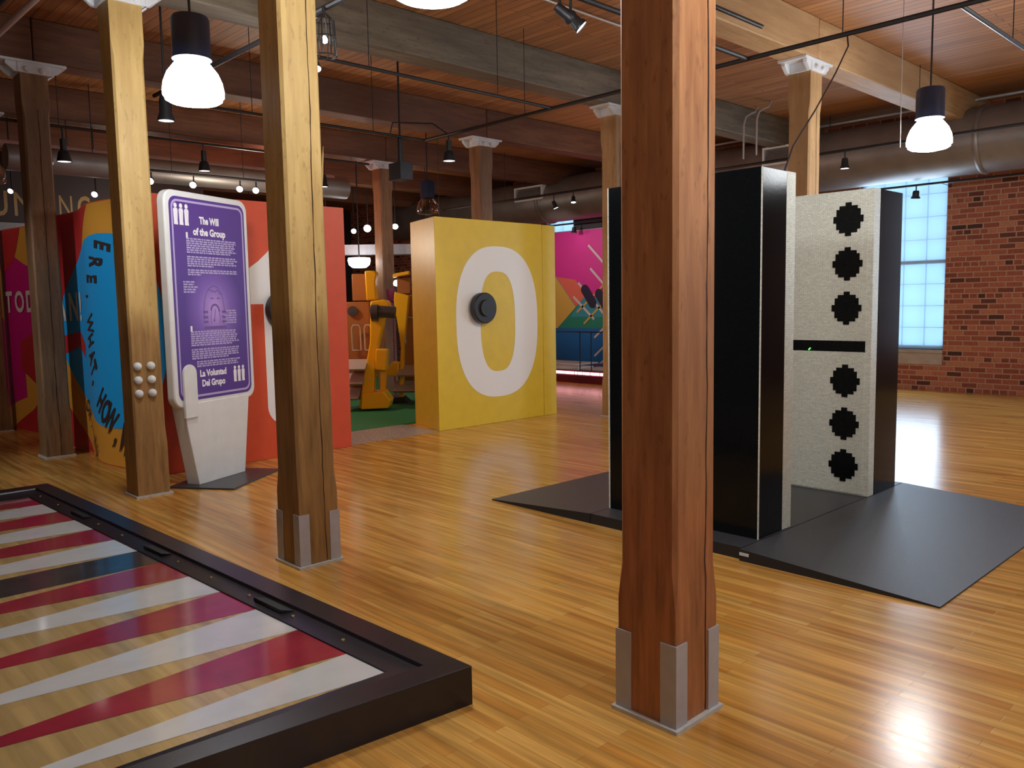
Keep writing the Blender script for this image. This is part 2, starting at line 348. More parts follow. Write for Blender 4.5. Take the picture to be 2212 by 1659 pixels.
for i, (a, b) in enumerate(WINS):
    f = MB(); x0, x1 = XR+.14, XR+.20
    f.box(x0, x1, a, a+.05, WZ0, WZ1); f.box(x0, x1, b-.05, b, WZ0, WZ1); f.box(x0, x1, a, b, WZ0, WZ0+.06); f.box(x0, x1, a, b, WZ1-.06, WZ1)
    mid = 2.07; f.box(x0-.02, x1, a, b, mid-.03, mid+.03)
    wdt = b-a
    for k in range(1, 4): f.box(x0+.02, x1-.01, a+wdt*k/4-.007, a+wdt*k/4+.007, WZ0, WZ1)
    for k in range(1, 4):
        z = WZ0+(mid-WZ0)*k/4; f.box(x0+.02, x1-.01, a, b, z-.007, z+.007)
        z = mid+(WZ1-mid)*k/4; f.box(x0+.02, x1-.01, a, b, z-.007, z+.007)
    wo = tag(f.build('window_%d' % (i+1), M['skyblue']), kind='structure')
    MB().box(x0+.035, x0+.04, a+.05, b-.05, WZ0+.05, WZ1-.05).build('pane', gm, wo)
    MB().box(XR+.105, XR+.108, a+.005, b-.005, WZ0+.005, WZ1-.005).build('haze_screen', M['film'], wo)
    s = MB(); s.box(XR-.05, XR+.16, a-.01, b+.01, WZ0-.05, WZ0); s.box(XR-.02, XR+.02, a, b, WZ0-.24, WZ0-.05); s.build('sill', M['sill'], wo)
# pale buildings seen through the glass
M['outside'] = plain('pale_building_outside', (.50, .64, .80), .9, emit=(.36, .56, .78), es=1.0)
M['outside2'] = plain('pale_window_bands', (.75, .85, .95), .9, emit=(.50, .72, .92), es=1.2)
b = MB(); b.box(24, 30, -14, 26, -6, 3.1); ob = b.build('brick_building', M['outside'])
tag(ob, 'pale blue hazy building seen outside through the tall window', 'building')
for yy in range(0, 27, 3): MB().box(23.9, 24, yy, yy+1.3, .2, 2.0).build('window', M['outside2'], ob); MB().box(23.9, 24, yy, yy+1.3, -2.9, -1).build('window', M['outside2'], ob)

# ------------------------------------------------------------ beams and posts
SX, SY = 6.0715, 2.598
ZB = 4.0
rowname = {-3: 'tan', -2: 'tan', -1: 'tan', 0: 'tan', 1: 'tan', 2: 'grey'}
bl = {(1, 1): 'tan timber ceiling beam right of the post behind the dominoes', (1, 0): 'tan timber ceiling beam over the centre, ending at the post behind the dominoes',
      (2, 0): 'weathered grey timber ceiling beam stained dark, nearest across the middle', (2, 1): 'weathered grey ceiling beam section right of the large front post'}
for r in range(-1, 7):
    yc = r*SY; mt = {'tan': M['beam_tan'], 'grey': M['beam_grey']}.get(rowname.get(r, 'x'), M['beam_brown'])
    for k, (a, b_) in enumerate([(XL, -SX), (-SX, 0), (0, SX), (SX, XR)]):
        o = MB().box(a+.004, b_-.004, yc-.15, yc+.15, ZB, ZC-.001).build('ceiling_beam', mt, bevel=.012)
        d = {0: 'far left section', 1: 'left section', 2: 'middle section', 3: 'right section by the brick wall'}[k]
        col = rowname.get(r, 'dark brown')
        lab = bl.get((r, k-2)) or '%s timber ceiling beam, %s of beam row %s from the camera' % (col, d, ['behind', 'behind', 'just behind', 'directly over the large front post', 'second', 'third', 'fourth', 'fifth', 'sixth', 'seventh'][r+3])
        tag(o, lab, 'beam', 'timber ceiling beams')
A = .122
def post(i, j, mat, label, guards=False, crack=None, top=3.93, cap=True, a=A, name='timber_post'):
    x, y = j*SX, i*SY
    t = empty(name, (x, y, 0), 0, label, 'post', 'square timber posts')
    s = MB(); c = .014
    s.cbox(-a-.006, a+.006, -a-.006, a+.006, .012, .43, .003)
    def ring(aa, cc, z): return [(-aa+cc, -aa, z), (aa-cc, -aa, z), (aa, -aa+cc, z), (aa, aa-cc, z), (aa-cc, aa, z), (-aa+cc, aa, z), (-aa, aa-cc, z), (-aa, -aa+cc, z)]
    rg = [ring(a+.006, .003, .43), ring(a+.001, .015, .56), ring(a-.001, .017, 3.46), ring(a+.004, .003, 3.58), ring(a+.004, .003, top)]
    vs = [q for R in rg for q in R]
    s.add(vs, [(m*8+k, m*8+(k+1) % 8, (m+1)*8+(k+1) % 8, (m+1)*8+k) for m in range(len(rg)-1) for k in range(8)]); s.face(rg[-1])
    if crack is not None:
        s.mi = 1; rnd = random.Random(i*7+j); xx = crack; z = .02; pl = []
        while z < 3.9:
            ww = .0016+.0022*rnd.random()
            pl.append((xx-ww, xx+ww, z)); xx += rnd.uniform(-.0035, .0035)+(crack-xx)*.08; z += .07
        for q0, q1 in zip(pl, pl[1:]):
            yy = -a-.0075 if q0[2] < .56 else -a-.0022
            y2 = -a-.0075 if q1[2] < .56 else -a-.0022
            s.face([(q0[0], yy, q0[2]), (q0[1], yy, q0[2]), (q1[1], y2, q1[2]), (q1[0], y2, q1[2])])
    s.build('shaft', [mat, M['crack']], t)
    MB().cbox(-a-.026, a+.026, -a-.026, a+.026, 0, .014, .004).build('base_plate', M['plate'], t)
    if guards:
        for sx in (-1, 1):
            for sy in (-1, 1):
                g = MB(); e = a+.0065; w_ = .062; th = .006; hh = .315
                X = lambda v: sx*v; Y = lambda v: sy*v
                poly = [(X(e+th), Y(e+th)), (X(e+th), Y(e-w_)), (X(e), Y(e-w_)), (X(e), Y(e)), (X(e-w_), Y(e)), (X(e-w_), Y(e+th))]
                g.prism(poly, .0135, hh+random.uniform(-.008, .008)).build('corner_guard', M['guard'], t)
    if cap:
        cpt = MB(); cpt.box(-.30, .30, -.16, .16, ZB-.028, ZB-.001)
        cpt.cbox(-a-.03, a+.03, -a-.03, a+.03, top-.055, ZB-.028, .01)
        for sx in (-1, 1):
            for yy in (-.12, .12):
                pr = [(sx*(a+.03), top-.055), (sx*(a+.05), top-.055), (sx*.25, ZB-.06), (sx*.25, ZB-.028), (sx*(a+.03), ZB-.028)]
                cpt.prism(pr, yy-.022, yy+.022, lambda u, v, w_: (u, w_, v))
        for sy in (-1, 1):
            for xx in (-.07, .07): cpt.lathe([(0, .03), (.022, .028), (.03, 0)], 12, lambda p_, xx=xx, sy=sy: (xx+p_.x, sy*(a+.03+p_.z), top-.02+p_.y))
        cpt.build('capital', M['steel_paint'], t, bevel=.004)
    return t
P1 = post(0, 0, M['post_red'], 'large dark reddish timber post in front with grey steel corner guards', True, crack=.055)
P2 = post(1, 0, M['post'], 'honey-coloured timber post with grey corner guards, in front of the red panel', True, crack=.045)
P3 = post(2, 0, M['post'], 'honey-coloured timber post with six white domes, left of the purple sign', False, crack=None)
P4 = post(3, 0, M['post_brown'], 'dark brown timber post in front of the blue circle mural', crack=.01)
P5 = post(4, 0, M['post_brown'], 'dark brown timber post at the extreme left edge')
post(1, 1, M['post_far'], 'tan timber post rising behind the two black and white dominoes', crack=.03)
post(2, 1, M['post_far'], 'tan timber post just left of the large front post, beside the yellow box', crack=-.03)
post(3, 1, M['post_brown'], 'brown timber post rising behind the yellow box')
post(4, 1, M['post_brown'], 'brown timber post seen above the gap between red and yellow boxes')
for i in (-1, -2): post(i, 0, M['post'], 'timber post standing behind the camera') if False else None
# splinter on post 2
MB().tube([(A+.002, -.09, 2.19), (A+.010, -.092, 2.26), (A+.015, -.095, 2.36), (A+.020, -.096, 2.43)], [.006, .005, .0045, .001], 6).build('splinter', M['post'], P2)
# white domes on post 3
names = [('left', -.073), ('right', .031)]
for rn, z in (('top', 1.063), ('middle', .952), ('bottom', .843)):
    for n_, x in names:
        d = MB(); d.lathe([(.0335, 0), (.033, .008), (.028, .020), (.018, .028), (.0001, .031)], 20, lambda q, x=x, z=z: (x+q.x, 2*SY-A-.0035-q.z, z+q.y))
        tag(d.build('dome_button', M['steel_paint']), 'white dome on the honey timber post, %s row, %s one' % (rn, n_), 'button', 'white domes on the timber post')

# ------------------------------------------------------------ backgammon floor board (bottom left)
BO = Vector((-.49, .54, 0)); BU = Vector((-.995, .100, 0)); BV = Vector((-.036, .999, 0))
def bt(u, v, z): q = BO+BU*u+BV*v; return (q.x, q.y, z)
LU, LV = 3.6, 4.96
bd = empty('giant_backgammon_board', (0, 0, 0), 0, 'low black-framed giant backgammon board with red and white points on the floor', 'game board')
bd.location = (BO.x, BO.y, 0)
def bt0(u, v, z):
    k = .105 if v <= 0 else .105-.055*v/.262 if v < .262 else max(0, .05*(1-(v-.262)/.9))
    return (-u-.036*v, v+u*k, z)
def rect(u0, u1, v0, v1): return [(u0, v0), (u1, v0), (u1, v1), (u0, v1)]
fr = MB(); rgs = []
for iu, iv, ivf, z in ((0, 0, 0, 0), (0, 0, 0, .15), (.112, .135, .112, .147), (.120, .145, .118, .132), (.195, .262, .22, .107), (.195, .262, .22, .02)):
    cs = [(iu, iv), (LU-iu, iv), (LU-iu, LV-ivf), (iu, LV-ivf)]; rgs.append([bt0(a, b_, z) for a, b_ in cs])
fr.add([q for g in rgs for q in g], [(m*4+k, m*4+(k+1) % 4, (m+1)*4+(k+1) % 4, (m+1)*4+k) for m in range(5) for k in range(4)])
fr.build('frame', M['black_paint'], bd, bevel=.003)
for v in (1.05, 2.35, 3.6): MB().prism([(.128, v), (.165, v+.05), (.165, v+.30), (.128, v+.25)], .10, .133, bt0).build('hinge_recess', M['mat_edge'], bd)
M['bg_tan'] = boards('board_maple', [(.46, .32, .13), (.56, .40, .17), (.50, .36, .14)], .057, .5, .16, 'Y', gap=.2, coat=.6, gapcol=(.36, .22, .08), grain=.2, dist=1)
M['bg_white'] = plain('board_white', (.62, .65, .65), .16, noise=.05, coat=.6, spec=.4)
M['bg_red'] = plain('board_red', (.33, .026, .05), .16, noise=.2, nscale=5, coat=.6, spec=.4)
M['bg_bar'] = plain('board_bar', (.045, .045, .05), .16, noise=.3, nscale=14, coat=.6)
v0, v1 = .262, LV-.22; u0, u1 = .195, LU-.195
bs = [.262, .53, .905, 1.275, 1.63, 1.985, 2.345, 2.665, 3.025, 3.385, 3.735, 4.08, 4.42, v1]
sf = MB(); sf.prism(rect(u0, u1, v0, v1), .02, .100, bt0); zt = .1008; um = (u0+u1)/2
def flat(poly, mi): sf.mi = mi; sf.face([bt0(a, b_, zt+.0002*mi) for a, b_ in poly])
order = []
k = 0
for q in range(13):
    a, b_ = bs[q], bs[q+1]
    if q == 6: flat([(u0, a), (u1, a), (u1, b_), (u0, b_)], 3); continue
    flat([(u0, a), (u0, b_), (u0+1.50, (a+b_)/2+.02)], 1 if k % 2 == 0 else 2)
    flat([(u1, a), (u1, b_), (u1-1.50, (a+b_)/2)], 2 if k % 2 == 0 else 1); k += 1
sf.build('playing_surface', [M['bg_tan'], M['bg_white'], M['bg_red'], M['bg_bar']], bd)
M['brass'] = plain('brass_screw', (.40, .30, .10), .35, metal=.8)
for q in range(11):
    v = .62+q*.40
    MB().lathe([(.0001, .006), (.008, .005), (.010, 0)], 10, lambda p_, v=v: Vector(bt0(.15, v, .120))+Vector((p_.x, p_.y, p_.z))).build('screw', M['brass'], bd)

# ------------------------------------------------------------ mural box (left) + red "1" box
MX = .25
def wave(y): return -.055*math.cos((y-6.9)*2*math.pi/1.72)
box = empty('mural_wall_box', (1.3, 8.9, 0), 0, 'big partition box with red front bearing a white 1 and colourful wavy side mural', 'partition')
def loc(o): 
    o.location = Vector(o.location)-Vector((1.3, 8.9, 0)); return o
core = MB()
yl = [5.87+i*.0767 for i in range(81)]
HM = 2.55
ring = [(2.39, 5.87), (2.39, 12.0)]+[(MX+wave(y)*(1 if 6.1 < y < 11.9 else .2), y) for y in yl[::-1]]
core.mi = 1; core.prism(ring, .0, HM)
core.mi = 0; core.prism([(MX+.03, 5.862), (2.39, 5.862), (2.39, 5.872), (MX+.03, 5.872)], .003, HM-.003)
loc(core.build('body', [M['red'], M['red']], box))
# art on the wavy side: polygons sliced along Y and laid on the wave
def art(mb, poly, off, smooth=True):
    bm = bmesh.new(); vs = [bm.verts.new((0, y, z)) for y, z in poly]; bm.faces.new(vs)
    ys = [q[0] for q in poly]; y = math.floor(min(ys)/.1)*.1
    while y < max(ys):
        g = bm.verts[:]+bm.edges[:]+bm.faces[:]
        bmesh.ops.bisect_plane(bm, geom=g, plane_co=(0, y, 0), plane_no=(0, 1, 0)); y += .1
    bmesh.ops.triangulate(bm, faces=bm.faces[:])
    bm.verts.index_update()
    mb.add([(MX+wave(v.co.y)*(1 if 6.1 < v.co.y < 11.9 else .2)-off, v.co.y, v.co.z) for v in bm.verts], [[v.index for v in f.verts] for f in bm.faces], smooth); bm.free()
def ell(cy, cz, ry, rz, n=48, a0=0, a1=360): return [(cy+ry*math.cos(math.radians(a0+(a1-a0)*k/n)), cz+rz*math.sin(math.radians(a0+(a1-a0)*k/n))) for k in range(n)]
AM = dict(red=(.62, .030, .032), yel=(.80, .37, .045), blue=(.015, .42, .95), mag=(.66, .004, .20), dred=(.55, .02, .03), org=(.80, .22, .03), navy=(.02, .06, .25), cream=(.80, .70, .62), ink=(.05, .03, .03))
names_ = list(AM); mats_ = [plain('mural_'+k, c, .42) for k, c in AM.items()]
ar = MB()
def A_(c, poly, lay): ar.mi = names_.index(c); art(ar, poly, .004+.002*lay)
A_('yel', [(5.88, .01), (11.98, .01), (11.98, HM-.01), (5.88, HM-.01)], 0)
A_('red', [(6.95, HM-.012), (8.9, HM-.012), (8.9, 1.9), (8.8, .02), (7.45, .02), (7.7, .35), (8.25, .75), (8.3, 1.5), (7.85, 1.95), (7.45, 2.15)], 1)
A_('yel', [(7.95, .30), (8.5, .75), (8.3, .85), (7.6, .45), (7.2, .02), (7.42, .02)], 2)
A_('blue', ell(6.72, 1.31, 1.52, .935), 3)
A_('mag', [(9.3, 1.55), (9.55, 1.15), (9.9, .9), (9.9, .45), (10.5, .30), (11.9, .1), (11.9, 1.2), (11.2, 1.45), (10.5, 1.40), (10.6, 1.9), (10.1, 2.25), (9.75, 2.1), (9.3, 1.98)], 1)
A_('red', [(9.78, HM-.012), (11.9, HM-.012), (11.9, 2.2), (10.9, 2.2), (10.4, 1.95), (10.0, 2.15), (9.9, 2.3)], 2)
A_('dred', [(9.1, 1.25), (9.5, 1.30), (9.95, 1.15), (10.0, .80), (9.6, .62), (9.2, .7)], 3)
A_('dred', [(9.3, .55), (9.75, .30), (10.4, .02), (9.0, .02)], 3)
A_('red', [(8.15, 1.05), (8.15, 1.25), (7.75, 1.30), (7.55, 1.15), (7.60, 1.02), (7.80, 1.14)], 4)
TL = lambda off: (lambda a, b_: (MX+wave(-a)-off, -a, b_))
ar.mi = names_.index('cream')
for q, ch in enumerate('\u00a1TODO'): put_text(ar, ch, TL(.016), -10.62+q*.30, 1.52, .26, .03, fit=.09 if q == 0 else .24)
for q, ch in enumerate('AN!'): put_text(ar, ch, TL(.016), -8.30+q*.30, 1.42, .30, .03, fit=.07 if ch == '!' else .24)
ar.mi = names_.index('ink')
pth = [(6.62, 2.12), (6.78, 1.97), (6.92, 1.82), (7.02, 1.66), (7.06, 1.58), (7.10, 1.38), (7.12, 1.22), (7.10, 1.06), (7.06, .94), (7.02, .86), (6.94, .74), (6.86, .64), (6.76, .54), (6.66, .47), (6.54, .36), (6.42, .28)]
for (yy, zz), ch in zip(pth, 'ERE, WHAT, HOW,W'):
    if ch != ' ': put_text(ar, ch, TL(.016), -yy, zz, .30, .03, rot=-1.35+(.9*(1.2-zz) if zz < 1.2 else -.45*(zz-1.2)), center=True, sx=.42)
for q, ch in enumerate('OR. EN'):
    if ch != ' ': put_text(ar, ch, TL(.016), -7.62+q*.085, .52-q*.085, .20, .01, rot=-1.0, center=True, sx=.5)
loc(ar.build('side_artwork', mats_, box))
def TF(y): return lambda a, b_: (a, y, b_)
d1 = MB()
def arc(cx, cz, r, a0, a1, n=8): return [(cx+r*math.cos(math.radians(a0+(a1-a0)*k/n)), cz+r*math.sin(math.radians(a0+(a1-a0)*k/n))) for k in range(n+1)]
g1 = [(1.30, 1.55), (1.435, 1.55)]+arc(1.435+.19, .335+.19, .19, 180, 360, 16)+arc(1.815-.14, 2.235-.14, .14, 0, 90)+[(1.60, 2.20)]+[(1.50, 2.06), (1.40, 1.97), (1.30, 1.90)]
d1.prism(g1, 5.8600, 5.8625, lambda a, b_, y: (a, y, b_))
loc(d1.build('numeral', M['glyph'], box))
def knob(x, y, z, parent, lc=None):
    kb = MB(); T = lambda p_: (x+p_.x, y-p_.z, z+p_.y)
    kb.lathe([(.155, 0), (.155, .035), (.19, .04), (.19, .105), (.178, .118), (.105, .118), (.098, .132), (.10, .145), (.0001, .145)], 40, T)
    o = kb.build('knob', M['pad'], parent)
    if lc: lc(o)
    return o
knob(1.62, 5.860, 1.49, box, loc)

# ------------------------------------------------------------ yellow "0" box
yb = empty('yellow_number_box', (4.72, 6.34, 0), 0, 'tall yellow box panel with a big white 0 and black round knob', 'partition')
def loc2(o): o.location = Vector(o.location)-Vector((4.72, 6.34, 0)); return o
loc2(MB().prism([(3.69, 5.97), (5.50, 5.97), (5.50, 6.72), (3.90, 6.72)], 0, 2.55).box(5.506, 5.75, 5.97, 6.72, 0, 2.547).build('body', M['yellow'], yb, bevel=.004))
def sup(cx, cz, a, b_, n, K=72): 
    o = []
    for k in range(K):
        t = 2*math.pi*k/K; c, s = math.cos(t), math.sin(t)
        o.append((cx+a*math.copysign(abs(c)**(2/n), c), cz+b_*math.copysign(abs(s)**(2/n), s)))
    return o
O_, I_ = sup(4.69, 1.285, .70, .95, 2.5), sup(4.68, 1.29, .298, .63, 2.7)
z0 = MB(); K = len(O_)
for k in range(K):
    a, b_, c, d = O_[k], O_[(k+1) % K], I_[(k+1) % K], I_[k]
    z0.add([(q[0], yy, q[1]) for yy in (5.9655, 5.9695) for q in (a, b_, c, d)], [(0, 1, 2, 3), (4, 5, 6, 7), (0, 1, 5, 4), (2, 3, 7, 6)])
loc2(z0.build('numeral', M['glyph'], yb))
knob(4.37, 5.965, 1.465, yb, loc2)

# ------------------------------------------------------------ purple sign
SA = math.atan2(.432, .902)
sg = empty('freestanding_sign', (.40, 5.13, 0), SA, 'white freestanding sign with purple text panel on a black floor plate', 'sign')
MB().prism([(-.03, -.385), (.80, -.235), (.69, .36), (-.14, .21)], 0, .014).build('base_plate', M['grey_base'], sg, bevel=.003)
pd = MB(); pd.prism([(0, .012), (.60, .012), (.70, .72), (-.137, .72)], 0, .13, lambda u, z, v: (u, v, z)); pd.build('pedestal', M['white'], sg, bevel=.006)
tg = MB(); tg.prism([(-.055, .012), (.018, .30), (.018, .97)]+arc(-.058, .975, .076, 0, 180, 14)+[(-.137, .72)], -.022, .002, lambda u, z, v: (u, v, z)); 
tg = MB(); tg.prism([(.005, .60), (.018, .74)]+arc(-.058, .975, .076, 0, 180, 14)+[(-.135, .60)], -.022, .002, lambda u, z, v: (u, v, z)); tg.build('clamp_tongue', M['white'], sg, bevel=.005)
def rr(u0, u1, z0, z1, r, n=8): return arc(u1-r, z1-r, r, 0, 90, n)+arc(u0+r, z1-r, r, 90, 180, n)+arc(u0+r, z0+r, r, 180, 270, n)+arc(u1-r, z0+r, r, 270, 360, n)
MB().prism(rr(-.225, .795, .69, 2.485, .10), .004, .085, lambda u, z, v: (u, v, z)).build('panel_board', M['white'], sg, bevel=.012)
pm, nt, N, L, p_ = nmat('purple_print')
tc = N.new('ShaderNodeTexCoord'); mp = N.new('ShaderNodeMapping'); L.new(tc.outputs['Object'], mp.inputs[0])
mp.inputs['Location'].default_value = (-.30/.36, 0, -1.50/.42); mp.inputs['Scale'].default_value = (1/.36, 0, 1/.42)
gr = N.new('ShaderNodeTexGradient'); gr.gradient_type = 'SPHERICAL'; L.new(mp.outputs[0], gr.inputs[0])
r_ = ramp(N, [(0, (.080, .016, .24)), (.45, (.20, .09, .44)), (.9, (.46, .27, .68))]); L.new(gr.outputs['Fac'], r_.inputs[0]); L.new(r_.outputs[0], p_.inputs['Base Color']); p_.inputs['Roughness'].default_value = .4
M['purple'] = pm
pf = MB(); SV = lambda off: (lambda u, z: (u, off, z))
pf.prism(rr(-.175, .745, .745, 2.435, .075), .0010, .0045, lambda u, z, v: (u, v, z)).build('printed_face', pm, sg)
pr = MB()
def ringstrip(o, i, off):
    n = len(o)
    for k in range(n): pr.add([(q[0], off, q[1]) for q in (o[k], o[(k+1) % n], i[(k+1) % n], i[k])], [(0, 1, 2, 3)])
pr.mi = 0; ringstrip(rr(-.155, .725, .768, 2.412, .066), rr(-.137, .707, .786, 2.394, .055), .0002)
pr.mi = 1
T = SV(.0002)
put_text(pr, 'The Will', T, .285, 2.262, .060, .045, center=True, fit=.24)
put_text(pr, 'of the Group', T, .285, 2.165, .060, .045, center=True, fit=.40)
put_text(pr, 'La Voluntad', T, .245, .965, .056, .045, center=True, fit=.33)
put_text(pr, 'Del Grupo', T, .245, .880, .056, .045, center=True, fit=.29)
def figure(x, z, s):
    pr.face([T(x+.019*s*math.cos(t*.5236), z+.155*s+.020*s*math.sin(t*.5236)) for t in range(12)])
    pr.face([T(x+a*s, z+b_*s) for a, b_ in ((-.022, 0), (.024, 0), (.020, .03), (.026, .12), (.018, .134), (-.018, .134), (-.026, .12), (-.022, .03))])
for q in range(3): figure(-.105+q*.062, 2.205, 1.0); figure(.525+q*.055, .855, .82)
rnd = random.Random(3)
def para(x0, x1, ztop, lines, lh=.0187, short=.6, big=False, right=False):
    if big: pr.mi = 1; pr.face([T(x0+a, ztop+b_) for a, b_ in ((0, 0), (.022, 0), (.022, .045), (0, .045))])
    pr.mi = 0
    for l in range(lines):
        xe = x1-rnd.uniform(0, .05) if l < lines-1 else x0+(x1-x0)*short
        xs = x0
        if right: xs = x0+(x1-x0)*(.45 if l < 2 else .2)*rnd.random(); xe = x1
        x = xs; z = ztop-l*lh
        while x < xe:
            wl = min(rnd.uniform(.018, .055), xe-x)
            pr.face([T(x, z-.0125), T(x+wl, z-.0125), T(x+wl, z), T(x, z)]); x += wl+.008
para(.00, .625, 2.105, 7, big=True, short=.86); para(.00, .625, 1.955, 5, short=.5); para(.00, .625, 1.845, 3, short=.25)
para(-.06, .11, 1.745, 5, .021, .8); para(.42, .58, 1.50, 6, .021, right=True)
para(-.005, .60, 1.325, 7, big=True, short=.84); para(-.005, .60, 1.175, 5, short=.75); para(.05, .60, 1.070, 3, short=.95)
# printed figure in the middle of the panel
pr.mi = 2
def band(pts, w_):
    for (a, b_), (c, d) in zip(pts, pts[1:]):
        n = Vector((-(d-b_), c-a)).normalized()*w_; pr.face([T(a+n.x, b_+n.y), T(c+n.x, d+n.y), T(c-n.x, d-n.y), T(a-n.x, b_-n.y)])
band([(.17, 1.42), (.165, 1.50), (.185, 1.60), (.22, 1.67), (.26, 1.70), (.31, 1.71), (.36, 1.69), (.40, 1.63), (.42, 1.55), (.425, 1.48)], .004)
for a, b_ in ((.235, 1.665), (.275, 1.655), (.32, 1.66), (.36, 1.64)): band([(a, b_), (a+.025, b_+.012), (a+.045, b_-.004)], .004)
for a in (.255, .335): band([(a, 1.60), (a+.018, 1.606), (a+.036, 1.598)], .005)
band([(.255, 1.495), (.262, 1.525), (.285, 1.545), (.31, 1.548), (.335, 1.538), (.355, 1.51), (.36, 1.485)], .009)
band([(.262, 1.50), (.25, 1.44), (.255, 1.385)], .003); band([(.355, 1.49), (.368, 1.43), (.36, 1.385)], .003); band([(.306, 1.505), (.300, 1.46), (.292, 1.42)], .004); band([(.292, 1.42), (.290, 1.40)], .008)
pr.face([T(.16, 1.335), T(.44, 1.335), T(.44, 1.362), T(.16, 1.362)])
for z in (1.475, 1.43, 1.39): pr.face([T(.155, z), T(.215, z), T(.215, z+.02), T(.155, z+.02)]); pr.face([T(.39, z), T(.45, z), T(.45, z+.02), T(.39, z+.02)])
M['dpurple'] = plain('mid_purple_print', (.16, .08, .32), .5)
pr.build('printed_text', [M['lav'], M['print_white'], M['dpurple']], sg)

# ------------------------------------------------------------ dominoes on their ramped platform
pf_ = empty('ramped_platform', (2.9, 1.3, 0), 0, 'low dark grey carpeted platform with a ramp each side under the dominoes', 'platform')
def loc3(o): o.location = Vector(o.location)-Vector((2.9, 1.3, 0)); return o
x0, x1 = 1.76, 4.12
def wedge(x0, x1, ya, yb_, za, zb):
    m = MB(); m.mi = 1
    m.face([(x0, ya, 0), (x0, yb_, 0), (x0, yb_, zb), (x0, ya, za)]); m.face([(x1, ya, 0), (x1, yb_, 0), (x1, yb_, zb), (x1, ya, za)])
    m.face([(x0, ya, 0), (x1, ya, 0), (x1, yb_, 0), (x0, yb_, 0)]); m.face([(x0, ya, 0), (x1, ya, 0), (x1, ya, za), (x0, ya, za)]); m.face([(x0, yb_, 0), (x1, yb_, 0), (x1, yb_, zb), (x0, yb_, zb)])
    m.mi = 0; m.face([(x0, ya, za), (x1, ya, za), (x1, yb_, zb), (x0, yb_, zb)]); return m
loc3(wedge(x0, x1, .742, 1.90, .07, .07).build('deck', [M['mat'], M['mat_edge']], pf_))
loc3(wedge(x0-.03, x1, -.36, .736, .008, .0695).build('ramp', [M['mat'], M['mat_edge']], pf_))
loc3(wedge(x0, x1, 1.906, 2.91, .0695, .008).build('ramp', [M['mat'], M['mat_edge']], pf_))
lb = MB(); lb.box(x0-.0335, x0-.0305, .675, .735, .034, .052).build('label_plate', M['plate'], pf_); loc3(bpy.data.objects['label_plate'])
Z0, Z1 = .0705, 2.275; DY0, DY1 = .752, 1.90
dn = empty('giant_domino', (2.16, 1.32, Z0), 0, 'giant domino slab with plain black back facing the camera, nearer of the two', 'domino')
def loc4(o, e): o.location = Vector(o.location)-Vector(e.location); return o
loc4(MB().box(1.965, 2.255, DY0, DY1, Z0, Z1).build('black_half', M['lego_k'], dn, bevel=.003), dn)
loc4(MB().box(2.257, 2.365, DY0, DY1, Z0, Z1).build('white_half', M['lego_w'], dn, bevel=.003), dn)
for ya, yb_ in ((DY0-.003, DY0+.004), (DY1-.006, DY1+.005)): loc4(MB().box(1.962, 1.970, ya, yb_, Z0, Z1).build('edge_trim', M['lego_w'], dn), dn)
df = empty('giant_domino', (3.70, 1.32, Z0), 0, 'giant domino with a column of black pips on its white face, farther of the two', 'domino')
loc4(MB().box(3.463, 3.56, DY0-.02, DY1-.02, Z0, Z1).build('white_half', M['lego_w'], df, bevel=.003), df)
loc4(MB().box(3.562, 3.95, DY0-.02, DY1-.02, Z0, Z1).build('black_half', M['lego_k'], df, bevel=.003), df)
FX = 3.463; Yr, Yl = DY0-.02, DY1-.02
ip = MB(); ip.box(FX-.006, FX+.001, Yr+.045, Yl-.045, Z0+.012, 1.12); ip.box(FX-.006, FX+.001, Yr+.045, Yl-.045, 1.20, Z1-.012)
loc4(ip.build('face_panel', M['lego_w'], df), df)
loc4(MB().box(FX-.003, FX+.001, Yr+.043, Yl-.043, 1.118, 1.202).build('divider_bar', M['lego_k'], df), df)
wd_ = [2, 6, 8, 8, 10, 10, 8, 8, 6, 2]; un = .0238
for yc in (.915, Yl-.915+Yr+.0):
    for zc in (2.072, 1.755, 1.437, .908, .593, .283):
        m = MB()
        for r, wv in enumerate(wd_): m.box(FX-.010, FX-.005, yc-wv*un*.46, yc+wv*un*.46, zc+(4-r)*un, zc+(5-r)*un)
        loc4(m.build('pip', M['lego_k'], df), df)
l = MB(); l.tube([(FX-.012, 1.195, 1.128), (FX-.012, 1.182, 1.142)], .004, 8); loc4(l.build('indicator_light', M['led_green'], df), df)
# black cable from the track pipe down to the nearer domino
cb = MB(); cb.tube([(3.95, 1.18, 3.53), (3.93, 1.16, 3.42), (3.6, 1.10, 3.15), (3.1, 1.0, 2.80), (2.6, .90, 2.48), (2.34, .82, 2.28)], .006, 6)
tag(cb.build('power_cable', M['black_metal']), 'thin black cable slanting from ceiling pipe down to the nearer domino', 'cable')

